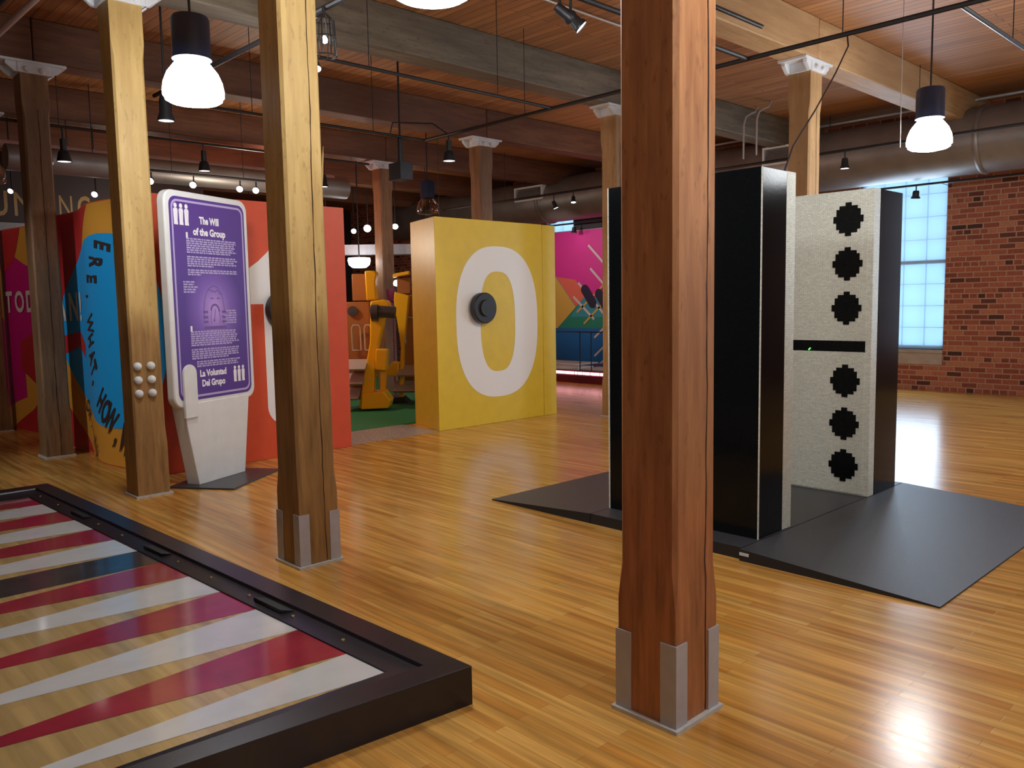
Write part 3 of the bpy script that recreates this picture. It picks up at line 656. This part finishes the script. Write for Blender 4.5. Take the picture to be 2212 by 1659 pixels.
# ------------------------------------------------------------ ceiling services
def pipe(name, pts, r, mat, label, hang=None, cat='pipe', group=None):
    m = MB(); m.tube(pts, r, 12); o = m.build(name, mat)
    for q in hang or (): MB().tube([q, (q[0], q[1], ZC)], .006, 6).build('hanger_rod', M['black_metal'], o)
    tag(o, label, cat, group); return o
PX, PZ = 3.95, 3.52
def track(a, b_, z, label, wall=False, mat=None, rt=.016):
    a = Vector((*a, z)); b_ = Vector((*b_, z)); t = empty('lighting_track', a, 0, label, 'track', 'black lighting tracks')
    m = MB(); m.tube([(0, 0, 0), b_-a], rt, 8); m.build('rail', mat or M['black_metal'], t)
    L_ = (b_-a).length; n = max(1, int(L_/4))
    for k in range(n+1):
        q = (b_-a)*((k+.5)/(n+1)); MB().tube([q, q+(Vector((XR-a.x, 0, 0)) if wall else Vector((0, 0, ZC-z)))], .004, 6).build('hanger_rod', M['black_metal'], t)
    return t
track((PX, -4), (PX, 6.43), PZ, 'long black pipe track crossing the ceiling behind the large front post', rt=.02)
track((PX-.01, 6.43), (.95, 6.43), PZ-.0, 'black track branch running left, farthest one over the red box')
track((PX-.03, 4.28), (.95, 4.28), PZ, 'black track branch running left below the weathered grey beam')
track((PX-.03, 2.03), (.95, 2.03), PZ, 'black track branch carrying the double spotlight at top centre', rt=.02)
track((PX+.03, .38), (8.6, .38), PZ, 'black track branch running right above the brick wall corner')
track((.64, 2.4), (.64, 6.26), 3.50, 'black track with caged lamp, between the left pendant and second post', rt=.02)
track((8.72, .5), (8.72, 12.0), 3.50, 'black track in front of the round duct, nearer one', rt=.02)
track((11.0, -2), (11.0, 14.5), 3.22, 'black track crossing in front of the tall window', rt=.018, wall=True)
track((1.5, 9.36), (3.5, 9.36), 3.32, 'black track above the mural box with small spots')
pipe('sprinkler_pipe', [(-.33, 5.0, 4.1), (-.45, 12, 4.1)], .028, plain('pink_grey_pipe', (.50, .36, .32), .4), 'pinkish pipe crossing the upper left corner under the ceiling')
pipe('sprinkler_pipe', [(-.50, 5.0, 4.14), (-.62, 12, 4.14)], .035, M['black_metal'], 'dark pipe beside the pinkish one in the upper left corner')
pipe('conduit', [(2.5, 3.92, 4.40), (6.0, 3.94, 4.40)], .014, M['conduit'], 'light grey conduit on ceiling planks left of large front post')
pipe('conduit', [(-1.0, 1.90, 3.75), (3.95, 1.90, 3.75)], .018, M['black_metal'], 'short dark conduit at the top beside the large front post')
pipe('conduit', [(10.9, -3, 4.33), (10.9, 8.5, 4.33)], .022, M['conduit'], 'silver conduit running along the top of the brick wall')
for k, (cx, yy) in enumerate(((8.75, 4.92), (8.60, 4.62))):
    m = MB(); m.tube([(cx+.4, yy, ZC), (cx+.32, yy, 4.33), (cx+.2, yy, 4.29), (cx+.06, yy, 4.22), (cx, yy, 4.10), (cx, yy, 3.60)], .014, 8)
    tag(m.build('conduit', M['conduit']), 'pale bent conduit left of the tan post, %s of two' % ('left', 'right')[k], 'conduit', 'pale bent conduits')
m = MB(); m.tube([(3.95, 6.0, 3.53), (3.85, 6.15, 3.66), (3.7, 6.35, 3.68), (3.45, 6.40, 3.66), (3.42, 6.42, 3.52)], .009, 6)
tag(m.build('conduit', M['black_metal']), 'dark looped cable above the black pipe end', 'cable')
# round duct with collars and grilles
dx, dz, dr = 10.75, 3.72, .46
du = empty('round_duct', (dx, 3, dz), 0, 'big galvanised round air duct running along the brick wall', 'duct')
m = MB(); m.tube([(0, -7.5, 0), (0, 13.5, 0)], dr, 40); m.build('duct_pipe', M['galv'], du)
for yy in (-5, -.75, 3.5, 7.8, 11.5):
    m = MB(); m.lathe([(dr-.01, -.035), (dr+.012, -.035), (dr+.026, -.008), (dr+.026, .008), (dr+.012, .035), (dr-.01, .035)], 40, lambda p_, yy=yy: (p_.x, yy+p_.z, p_.y)); m.build('collar', M['galv'], du)
for yy in (-3, 1.5, 5.6, 9.6):
    for xx in (-.1,): MB().tube([(xx, yy, dr-.03), (xx, yy, ZC-dz)], .006, 6).build('hanger_rod', M['black_metal'], du)
for yy, lab in ((5.05, 'white air grille on the duct behind the tan post'), (11.0, 'white framed air grille on duct above the yellow box')):
    g = MB(); s_ = .42; x_ = dx-dr-.035; z_ = 3.86
    g.box(x_, x_+.14, yy-s_, yy+s_, z_-.15, z_-.115); g.box(x_, x_+.14, yy-s_, yy+s_, z_+.115, z_+.15); g.box(x_, x_+.14, yy-s_, yy-s_+.035, z_-.115, z_+.115); g.box(x_, x_+.14, yy+s_-.035, yy+s_, z_-.115, z_+.115)
    o = g.build('air_grille', M['steel_paint'], du); o.location = (-dx, -3, -dz); o['label'] = lab; gg = o
    g = MB()
    for q in range(9): zz = z_-.10+q*.024; g.box(x_+.015, x_+.05, yy-s_+.03, yy+s_-.03, zz, zz+.006)
    g.box(x_+.10, x_+.12, yy-s_+.03, yy+s_-.03, z_-.12, z_+.12); o = g.build('louvre', plain('louvre_grey', (.25, .22, .2), .6), gg)

# pendants
def pendant(x, y, label, lit=True, zb=2.89, s=1.0):
    t = empty('pendant_lamp', (x, y, zb), 0, label, 'lamp', 'high-bay pendant lamps')
    MB().tube([(0, 0, .58*s), (0, 0, ZC-zb)], .009, 8).build('stem', M['black_metal'], t)
    MB().lathe([(.0001, 0), (.06, 0), (.05, -.03), (.0001, -.032)], 16, lambda p_: (p_.x, p_.y, p_.z+ZC-zb)).build('canopy', M['black_metal'], t)
    MB().lathe([(.0001, .60*s), (.04*s, .60*s), (.115*s, .58*s), (.125*s, .56*s), (.125*s, .32*s), (.13*s, .30*s), (.06*s, .29*s), (.0001, .29*s)], 32).build('housing', M['lampshade'], t)
    prof = [(.0001, .0), (.09, .005), (.16, .02), (.185, .035), (.185, .055), (.198, .06), (.200, .09), (.19, .15), (.165, .21), (.125, .262), (.105, .285)]
    g = MB(); g.lathe([(a*s, b_*s) for a, b_ in prof], 36)
    g.build('globe', M['glow'] if lit else M['dimglass'], t)
    return t
dg, nt, N, L, p_ = nmat('clear_pinkish_glass'); tr = N.new('ShaderNodeBsdfTransparent'); tr.inputs[0].default_value = (.85, .68, .62, 1)
gl = N.new('ShaderNodeBsdfGlossy'); gl.inputs['Roughness'].default_value = .1; mx = N.new('ShaderNodeMixShader'); lw = N.new('ShaderNodeLayerWeight'); lw.inputs[0].default_value = .35
L.new(lw.outputs['Facing'], mx.inputs[0]); L.new(tr.outputs[0], mx.inputs[1]); L.new(gl.outputs[0], mx.inputs[2]); L.new(mx.outputs[0], N['Material Output'].inputs['Surface']); M['dimglass'] = dg
pendant(0, 3.9, 'lit pendant lamp with black housing between the two honey posts, upper left')
pendant(6.0, 1.3, 'lit pendant lamp with black housing at upper right near the brick wall')
pendant(0.02, 1.32, 'lit pendant lamp mostly cut off by the top edge of the photo')
pendant(6.05, 9.1, 'unlit clear glass pendant lamp just above the yellow box', False, zb=2.98, s=.95)
pendant(-.15, 9.15, 'unlit pendant lamp at the far left edge beside the dark post', False, zb=2.95, s=.9)

# track spotlights: small cans on a yoke
def spot(loc_, d, r, L_, label, lit='spotglow', ztop=None, bell=False, double=False):
    t = empty('track_spotlight', loc_, 0, label, 'spotlight', 'track spotlights'); T = aim((0, 0, 0), d)
    if bell: prof = [(.0001, L_), (r*.42, L_), (r*.45, L_*.5), (r*.75, L_*.42), (r*.85, L_*.25), (r, .0), (r*.93, 0.0), (r*.9, .01)]
    else: prof = [(.0001, L_), (r*.55, L_), (r*.7, L_*.8), (r*.75, L_*.3), (r, .02), (r, 0), (r*.9, 0), (r*.9, .008)]
    MB().lathe(prof, 20, T).build('housing', M['black_metal'], t)
    MB().lathe([(.0001, .006), (r*.9, .006)], 20, T).build('lens', M[lit], t)
    y = MB(); top = (ztop if ztop else loc_[2]+.3)-loc_[2]; back = Vector(T((0, 0, L_*.75)))
    y.tube([back, (back.x, back.y, top)], .010, 8); y.build('yoke', M['black_metal'], t)
    return t
def dirv(a, b_): return tuple(Vector(b_)-Vector(a))
dn_ = (0, 0, -1)
# double head at the top
spot((1.80, 1.98, 3.31), (.55, -.55, -.75), .052, .13, 'lower bright head of the double spotlight at top centre', ztop=PZ)
spot((1.76, 2.03, 3.37), (.75, -.35, -.5), .048, .13, 'upper bright head of the double spotlight at top centre', ztop=PZ)
spot((PX, 5.98, 3.21), (0, 0, -1), .078, .24, 'black bell spotlight hanging from the pipe end above the yellow box', 'canglow', PZ, True)
spot((.5, 5.66, 3.15), (0, 0, -1), .072, .22, 'dark can spotlight directly below the left lit pendant', 'canglow', ZC)
track((-1.0, 8.03), (4.2, 8.03), 3.47, 'black track holding the bell spotlights over the mural box')
spot((.33, 8.03, 3.10), (0, 0, -1), .075, .24, 'bell spotlight between the two left posts, brighter one', 'canglow', 3.47, True)
spot((.16, 8.03, 3.06), (0, 0, -1), .066, .22, 'bell spotlight half hidden by the dark brown post', 'canglow', 3.47, True)
spot((1.86, 8.03, 3.15), (0, 0, -1), .070, .24, 'bell spotlight above the purple sign', 'canglow', 3.47, True)
spot((3.47, 8.03, 3.10), (0, 0, -1), .066, .16, 'spotlight peeking right of the honey post with corner guards', 'canglow', 3.47)
for k, (x, y, n_) in enumerate([(1.70, 9.33, 'leftmost'), (2.26, 9.33, 'second from left'), (2.92, 9.33, 'third from left'), (3.16, 9.33, 'fourth from left')]):
    spot((x, y, 3.17), (-.5, -.75, -.4), .048, .10, 'tiny white spot above the purple sign, %s of four' % n_, ztop=3.30)
spot((1.47, 10.8, 3.14), (-.5, -.7, -.4), .046, .10, 'tiny spot left of the post with white domes', ztop=ZC)
spot((.50, 11.1, 3.14), (-.5, -.7, -.4), .038, .09, 'tiny spot by the gold lettering at far left', ztop=ZC)
spot((7.60, 13.7, 3.14), (-.5, -.75, -.3), .06, .12, 'small spot above the gap between boxes, left one', ztop=ZC)
spot((7.55, 13.1, 3.15), (-.55, -.7, -.3), .085, .14, 'brightest round spot above the gap between boxes', ztop=ZC)
spot((7.80, 12.45, 3.15), (-.5, -.6, -.5), .07, .12, 'small spot above gap, beside yellow box top corner', ztop=ZC)
spot((8.70, 10.9, 3.36), (-.3, -.5, -.7), .05, .12, 'small dark spot peeking over the yellow box', ztop=3.5)
spot((8.74, 8.75, 3.24), (.2, -.3, -.9), .055, .14, 'left of two dark spots near the post beside the yellow box', 'canglow', 3.5)
spot((8.74, 8.32, 3.30), (-.2, -.2, -.9), .05, .12, 'right of two dark spots near the post beside the yellow box', 'canglow', 3.5)
spot((8.74, 3.37, 3.26), (0, 0, -1), .062, .14, 'small spotlight against the duct, left of the right pendant', ztop=3.5)
spot((11.0, 3.28, 3.02), (.1, .1, -.9), .07, .12, 'white lit spotlight in front of the tall window', ztop=3.22)
spot((11.0, 10.35, 3.02), (.1, .1, -.9), .06, .12, 'white spotlight against the pink mural', ztop=3.22)
# caged lamp at the top, right of the second post
cg = empty('caged_lamp', (.62, 3.22, 3.28), 0, 'dark wire-caged lamp hanging at top right of the second post', 'lamp')
m = MB()
for k in range(8):
    a = k*math.pi/4; m.tube([(.02*math.cos(a), .02*math.sin(a), .17), (.065*math.cos(a), .065*math.sin(a), .13), (.072*math.cos(a), .072*math.sin(a), .02), (.075*math.cos(a), .075*math.sin(a), -.10)], .005, 6)
for z, r in ((.13, .066), (.02, .073), (-.10, .076)): m.tube([(r*math.cos(k*math.pi/8), r*math.sin(k*math.pi/8), z) for k in range(17)], .005, 6)
m.build('cage', M['black_metal'], cg); MB().tube([(0, 0, .17), (0, 0, .22)], .012, 8).build('stem', M['black_metal'], cg)
MB().lathe([(.0001, -.02), (.018, -.01), (.020, .01), (.010, .03), (.0001, .035)], 14, lambda p_: p_).build('bulb', M['spotglow'], cg)
spot((.62, 3.33, 3.12), (-.3, -.6, -.8), .03, .08, 'small bright spot touching the right side of the second post', ztop=3.50)
# projector box near the pipe end
pj = MB(); pj.box(-.09, .09, -.12, .12, -.10, .10); pj.tube([(0, 0, .10), (0, 0, .42)], .03, 10)
o = pj.build('projector_box', M['black_metal'], loc=(3.62, 6.5, 3.12)); tag(o, 'small dark projector box hanging at the end of the black pipe', 'projector')
MB().tube([(0, 0, .4), (0, 0, ZC-3.12)], .012, 8).build('stem', M['black_metal'], o)
pipe('hanging_wire', [(5.4, 8.0, ZC), (5.4, 8.0, 2.3)], .004, M['black_metal'], 'thin dark wire hanging right of the brown post behind yellow box', cat='wire')
pipe('hanging_wire', [(5.62, 1.42, ZC), (5.62, 1.42, 2.9)], .004, M['conduit'], 'thin pale wire hanging just left of the right pendant', cat='wire')
pipe('sprinkler_pipe', [(.2, 10.25, 3.62), (5.0, 10.25, 3.62)], .05, plain('pinkish_pipe', (.55, .33, .28), .4), 'pinkish horizontal pipe over the mural box, left background', hang=((1, 10.25, 3.62), (4, 10.25, 3.62)))
pipe('sprinkler_pipe', [(.2, 9.9, 3.40), (5.0, 9.9, 3.40)], .16, M['galv'], 'grey duct pipe running over the mural box in the left background', hang=((1.2, 9.9, 3.5), (4, 9.9, 3.5)))

# ------------------------------------------------------------ far-left band with gold letters
bn = empty('lettered_partition', (0, 13.5, 0), 0, 'grey partition with a black band and gold letters, far left background', 'partition')
MB().box(-3.5, 4.2, 0, .2, 0, 2.95).build('wall_panel', M['greywall'], bn)
MB().box(-3.5, 4.2, -.03, .2, 2.955, 3.8).build('black_band', M['dark'], bn)
m = MB(); T = lambda a, b_: (a, -.034, b_)
put_text(m, 'U', T, .76, 3.06, .40, .02, fit=.23); put_text(m, 'M', T, 1.08, 3.06, .40, 0, fit=.30); put_text(m, 'N', T, 1.74, 3.06, .40, 0, fit=.20); put_text(m, 'G', T, 2.02, 3.06, .40, .02, fit=.20)
m.build('lettering', M['gold'], bn)

# ------------------------------------------------------------ gallery seen through the gap
tf = MB(); tf.prism([(2.42, 6.70), (3.90, 6.745), (5.72, 6.745), (8.0, 10.5), (7.4, 14.5), (2.42, 14.5)], .001, .016); tag(tf.build('green_turf_floor', M['turf']), 'bright green turf covering laid between the red and yellow boxes', 'carpet')
dp = plain('diamond_plate', (.50, .48, .46), .35, metal=.6)
nt = dp.node_tree; N = nt.nodes; L = nt.links; tc = N.new('ShaderNodeTexCoord'); v = N.new('ShaderNodeTexVoronoi'); v.inputs['Scale'].default_value = 45; L.new(tc.outputs['Object'], v.inputs['Vector'])
bp = N.new('ShaderNodeBump'); bp.inputs['Strength'].default_value = .8; bp.inputs['Distance'].default_value = .004; L.new(v.outputs['Distance'], bp.inputs['Height']); L.new(bp.outputs[0], N['Principled BSDF'].inputs['Normal'])
mr = N.new('ShaderNodeMapRange'); mr.inputs['From Max'].default_value = .6; mr.inputs['To Min'].default_value = .35; mr.inputs['To Max'].default_value = 1.2
hs = N.new('ShaderNodeHueSaturation'); hs.inputs['Color'].default_value = (.50, .47, .44, 1); L.new(v.outputs['Distance'], mr.inputs['Value']); L.new(mr.outputs[0], hs.inputs['Value']); L.new(hs.outputs[0], N['Principled BSDF'].inputs['Base Color'])
th = MB(); th.prism([(5.93, .001), (6.695, .016), (6.695, .001)], 2.42, 3.68, lambda a, b_, x: (x, a, b_)); tag(th.build('threshold_ramp', dp), 'silver diamond-plate threshold ramp at the edge of the green turf', 'ramp')

# yellow climbing machines (built in a frame facing the opening)
def machine(D, px0, z_at, label, mirror=False):
    pass
mang = -YAW
def mframe(name, px, D, label):
    # base of the thing on the floor below pixel column px at distance D
    q = CAM+(_fw*F+_r*(px-W/2))*D/F
    return empty(name, (q[0], q[1], .016), mang, label, 'ride', 'yellow ride machines')
def poly(m, pts, d0, d1): m.prism(pts, d0, d1, lambda a, z, d: (a, d, z))
mc = mframe('ride_machine', 812, 12.0, 'yellow ride machine with grey roller, left one in the gap')
S = .00675
def X(px): return (px-812)*S
def Zp(py): return (878-py)*S+.01
m = MB(); poly(m, [(X(776), Zp(876)), (X(806), Zp(876)), (X(815), Zp(770)), (X(838), Zp(680)), (X(850), Zp(660)), (X(847), Zp(648)), (X(836), Zp(644)), (X(808), Zp(647)), (X(804), Zp(735)), (X(790), Zp(800))], -.10, .10); m.build('column', M['myellow'], mc, bevel=.02)
m = MB(); poly(m, [(X(784), Zp(876)), (X(842), Zp(874)), (X(847), Zp(858)), (X(833), Zp(838)), (X(788), Zp(842))], -.24, .16); m.build('foot', M['myellow'], mc, bevel=.015)
m = MB(); poly(m, [(X(815), Zp(793)), (X(838), Zp(795)), (X(841), Zp(750)), (X(818), Zp(748))], -.16, .10); m.build('foot_rest', M['myellow'], mc, bevel=.015)
m = MB(); poly(m, [(X(822), Zp(842)), (X(832), Zp(842)), (X(836), Zp(795)), (X(824), Zp(795))], -.05, .05); m.build('strut', M['myellow'], mc)
m = MB(); poly(m, [(X(800), Zp(646)), (X(822), Zp(646)), (X(820), Zp(606)), (X(824), Zp(590)), (X(820), Zp(583)), (X(798), Zp(583))], -.10, .10); m.build('headrest', M['myellow'], mc, bevel=.02)
m = MB(); m.tube([(X(818), -.16, Zp(668)), (X(862), -.16, Zp(672))], .085, 18); m.tube([(X(812), -.16, Zp(672)), (X(826), -.16, Zp(672))], .12, 18); m.build('roller', M['mgrey'], mc)
m = MB(); m.box(X(735), X(800), .10, .30, Zp(860), Zp(648)); m.box(X(765), X(798), .10, .20, Zp(646), Zp(588)); m.build('seat_panel', M['mbrown'], mc, bevel=.01)
for (a, b_) in ((763, 781), (790, 804)):
    m = MB(); m.tube([(X(a), .06, Zp(752)), (X(a), .04, Zp(704)), (X(a+3), .04, Zp(698)), (X(b_-3), .04, Zp(698)), (X(b_), .04, Zp(704)), (X(b_), .06, Zp(752)), (X(a), .06, Zp(752))], .012, 8); m.build('handle', M['conduit'], mc)
for a, b_, c in ((764, 797, 770), (760, 790, 800), (758, 780, 832)):
    m = MB(); m.prism([(-.30, Zp(c+19)), (.02, Zp(c+1)), (.06, Zp(c+4)), (-.26, Zp(c+23))], X(a)-.1, X(b_), lambda d, z, x: (x, d, z)); m.build('step', M['tread'], mc)
m = MB(); m.lathe([(.0001, 0), (.075, 0), (.075, .03), (.0001, .035)], 18, lambda p_: (X(765)+p_.x, .10-p_.z, Zp(668)+p_.y)); m.build('hub_cap', M['mgrey'], mc)
mc2 = mframe('ride_machine', 875, 12.8, 'yellow ride machine partly hidden behind the yellow box')
S = .0072
def X(px): return (px-875)*S
m = MB(); poly(m, [(X(862), Zp(868)), (X(872), Zp(868)), (X(876), Zp(760)), (X(890), Zp(650)), (X(860), Zp(642)), (X(858), Zp(660)), (X(866), Zp(720)), (X(870), Zp(760))], -.10, .10); m.build('column', M['myellow'], mc2, bevel=.01)
m = MB(); poly(m, [(X(842), Zp(820)), (X(864), Zp(820)), (X(866), Zp(794)), (X(852), Zp(790)), (X(840), Zp(808))], -.2, .15); m.build('foot_rest', M['myellow'], mc2, bevel=.015)
m = MB(); m.box(X(872), X(930), .10, .30, Zp(860), Zp(648)); m.box(X(862), X(890), .10, .2, Zp(646), Zp(612)); m.build('seat_panel', M['mbrown'], mc2, bevel=.01)
m = MB(); poly(m, [(X(856), Zp(612)), (X(892), Zp(606)), (X(892), Zp(598)), (X(858), Zp(604))], -.08, .08); m.build('headrest', M['myellow'], mc2, bevel=.01)
m = MB(); m.tube([(X(878), .05, Zp(752)), (X(878), .03, Zp(704)), (X(884), .03, Zp(696)), (X(896), .03, Zp(698))], .012, 8); m.build('handle', M['conduit'], mc2)
for a, b_, c in ((864, 905, 798), (854, 905, 832)): m = MB(); m.prism([(-.30, Zp(c+19)), (.02, Zp(c+1)), (.06, Zp(c+4)), (-.26, Zp(c+23))], X(a), X(b_), lambda d, z, x: (x, d, z)); m.build('step', M['tread'], mc2)
m = MB(); poly(m, [(X(838), Zp(868)), (X(872), Zp(866)), (X(905), Zp(905)), (X(905), Zp(905)), (X(858), Zp(905))][:3]+[(X(905), Zp(898)), (X(862), Zp(892))], -.15, .15); m.build('footwell', M['mat_edge'], mc2)
# background bits: silver ledge, white drum light, purple bin, small bulb
def atD(px, py, D): return tuple(CAM+(_fw*F+_r*(px-W/2)-_u*(py-H/2))*D/F)
q = atD(815, 540, 15); o = MB().box(-1.1, 1.1, -.15, .15, -.09, .09).build('canopy_ledge', M['guard'], loc=q, rz=mang+.05); tag(o, 'long silver-white canopy edge seen through the gap above the machines', 'canopy')
for xx in (-.9, .9): MB().tube([(xx, 0, .08), (xx, 0, ZC-q[2])], .008, 6).build('hanger_rod', M['black_metal'], o)
q = atD(776, 566, 14.5); m = MB(); m.lathe([(.0001, -.10), (.12, -.10), (.18, -.05), (.20, .03), (.19, .07), (.0001, .07)], 30); m.lathe([(.0001, .07), (.01, .07), (.01, .3)], 8)
m.mi = 1; o = m.build('drum_lamp', [M['glow_soft'], M['glow_soft']], loc=q); tag(o, 'glowing white drum lamp in the gap beside the red box', 'lamp')
MB().tube([(0, 0, .07), (0, 0, ZC-q[2])], .012, 8).build('stem', M['black_metal'], o)
q = atD(856, 612, 13.2); m = MB(); m.lathe([(.0001, -.05), (.04, -.035), (.05, 0), (.035, .04), (.0001, .055)], 18); o = m.build('globe_lamp', M['glow_soft'], loc=q); tag(o, 'small glowing white bulb between the machines', 'lamp')
MB().tube([(0, 0, -.04), (0, 0, -q[2]+.016)], .012, 8).build('pole', M['black_metal'], o)
q = atD(848, 640, 13.6); m = MB(); m.lathe([(.0001, .12), (.10, .12), (.095, -.02), (.07, -.09), (.012, -.10), (.012, -q[2]+.04), (.12, -q[2]+.03), (.12, -q[2]+.017)], 18); o = m.build('stool', plain('purple_plastic', (.14, .015, .06), .4), loc=(q[0], q[1], q[2])); tag(o, 'dark purple round stool behind the yellow machines', 'stool')

# ------------------------------------------------------------ far right gallery: pink mural, platform, railing
mu = empty('geometric_mural', (11.25, 10.2, 0), 0, 'pink, green and blue geometric wall mural between the yellow box and post', 'mural')
GM = dict(pink=(.72, .035, .30), yel=(.70, .42, .08), grn=(.03, .24, .16), blu=(.02, .15, .42), blk=(.03, .02, .05), wht=(.70, .55, .55), tea=(.05, .30, .36), gry=(.36, .22, .26), ora=(.80, .16, .10))
gn = list(GM); gm_ = [plain('geometric_'+k, c, .45) for k, c in GM.items()]
m = MB(); m.mi = gn.index('gry'); m.box(0, .15, -3.6, 2.4, 0, 3.10)
def G(c, pts, lay=1): m.mi = gn.index(c); m.face([(-.002*lay, y-10.2, z) for y, z in pts])
G('pink', [(11.55, 3.08), (11.6, 2.6), (11.25, 2.25), (10.2, 1.05), (9.0, 1.05), (8.0, 2.2), (8.0, 3.08)])
G('ora', [(11.12, 2.10), (10.25, 1.12), (9.8, 1.2), (10.55, 2.02)], 2)
G('yel', [(11.9, 2.28), (11.25, 2.22), (10.30, 1.15), (11.1, .02), (11.9, .02)], 3)
G('grn', [(10.30, 1.62), (9.3, 1.62), (8.4, .95), (11.10, .95)], 4)
G('tea', [(10.30, 1.62), (9.3, 1.62), (9.6, 1.2), (10.7, 1.2)], 5)
G('blu', [(11.25, .95), (8.0, .95), (8.0, .02), (11.25, .02)], 6)
def bar(c, a, b_, w_, lay=8, r=0):
    a = Vector(a); b_ = Vector(b_); d = (b_-a).normalized(); n = Vector((-d.y, d.x))*w_; G(c, [a+n, b_+n, b_-n, a-n], lay)
for a, b_ in (((10.15, 2.75), (9.4, 2.05)), ((10.1, 2.25), (9.4, 1.6)), ((10.45, 1.95), (9.6, 1.15)), ((10.6, 1.65), (10.0, 1.15))): bar('wht', a, b_, .028)
for a, b_ in (((10.5, .85+.45), (9.7, 1.9)), ((10.3, 1.05), (9.3, 1.85)), ((10.0, .75), (9.3, 1.3)), ((10.0, .35), (9.3, .9)), ((9.95, .1), (9.5, .45))): bar('yel' if a[1] > 1 else 'wht', a, b_, .022)
for cy, cz in ((10.15, 1.65), (9.75, 1.55)):
    c = Vector((cy, cz)); ax = Vector((-.6, -.8)).normalized()*.18; G('blk', [c+ax*(1 if math.cos(t) > 0 else -1)+Vector((ax.x*math.cos(t)-ax.y*math.sin(t), ax.y*math.cos(t)+ax.x*math.sin(t)))*.62 for t in [k*math.pi/12 for k in range(-6, 19)]], 10)
m.build('panel', gm_, mu)
tag(MB().box(11.26, 11.59, 8.3, 10.6, 3.11, 3.36).build('dark_soffit', M['dark']), 'dark soffit box above the geometric mural', 'soffit')
pt = empty('lit_platform', (9.9, 9.0, 0), 0, 'low maroon platform with light strip and white blocks, beyond the yellow box', 'platform')
M['maroon'] = plain('maroon_base', (.12, .012, .03), .3)
MB().box(-.75, .9, -1.6, 1.9, .0, .155).build('base', M['maroon'], pt, bevel=.01)
m = MB(); rnd = random.Random(5); y = -1.55
while y < 1.85:
    a = rnd.uniform(.02, .06); m.box(-.765, -.749, y, y+a, .165, .215); y += a+rnd.uniform(.012, .03)
m.build('light_strip', plain('pink_light_strip', (1, .6, .6), .5, emit=(1, .45, .5), es=3.5), pt)
MB().box(-.745, .9, -1.6, 1.9, .155, .23).build('upper_step', M['maroon'], pt)
m = MB(); m.box(-.66, -.2, -.3, .95, .231, .29); m.box(-.60, -.1, -1.0, -.35, .231, .27); m.box(-.3, .3, .0, 1.3, .291, .32); m.build('white_blocks', M['white'], pt, bevel=.01)
rl = empty('railing', (9.17, 9.0, .231), 0, 'thin black metal railing standing on the lit platform', 'railing')
m = MB(); m.tube([(0, -1.5, .735), (0, 1.6, .735)], .012, 8); m.build('top_rail', M['black_metal'], rl)
for yy in (-1.5, -.7, -.42, .38, 1.2): MB().tube([(0, yy, 0), (0, yy, .735)], .010, 8).build('post', M['black_metal'], rl)

# ------------------------------------------------------------ added spots and gallery fill, apart from the modelled fixtures
light('fill_spot', 'SPOT', (3.9, 1.2, 3.4), 145, WARM, .05, (4.7, 5.97, 1.3), 50, .6)
light('fill_spot', 'SPOT', (4.4, 3.2, 3.4), 60, WARM, .05, (1.9, 5.87, 1.2), 62, .6)
light('fill_spot', 'SPOT', (.64, 2.4, 3.4), 40, WARM, .05, (.7, 5.2, 1.6), 40, .6)
light('fill_spot', 'SPOT', (-3.5, 6.3, 3.4), 150, (.95, .97, 1), .05, (.25, 6.9, 1.1), 48, .6)
light('fill_spot', 'SPOT', (-3.5, 9.0, 3.4), 50, (1, .9, .85), .05, (.25, 10.2, 1.4), 50, .6)
light('fill_spot', 'SPOT', (1.9, -.8, 3.4), 85, WHITE, .05, (3.5, 1.1, 1.7), 60, .6)  # added to lift the white domino face
light('fill_spot', 'SPOT', (9.0, 10.2, 3.2), 60, (1, .9, .9), .05, (11.2, 10.3, 2.3), 70, .6)
light('gallery_fill', 'POINT', (3.1, 8.9, 2.4), 60, WARM, .1)  # added to brighten the ride machines
light('gallery_fill', 'POINT', (7.5, 12.6, 3.0), 22, WARM, .1)
light('gallery_fill', 'POINT', (2.6, 12.6, 3.0), 14, WARM, .1)
light('gallery_fill', 'POINT', (8.2, 6.5, 3.0), 16, (1, .70, .60), .1)
light('gallery_fill', 'POINT', (4.6, 11.6, 3.2), 26, (1, .28, .16), .1)  # added red point that tints the far beams
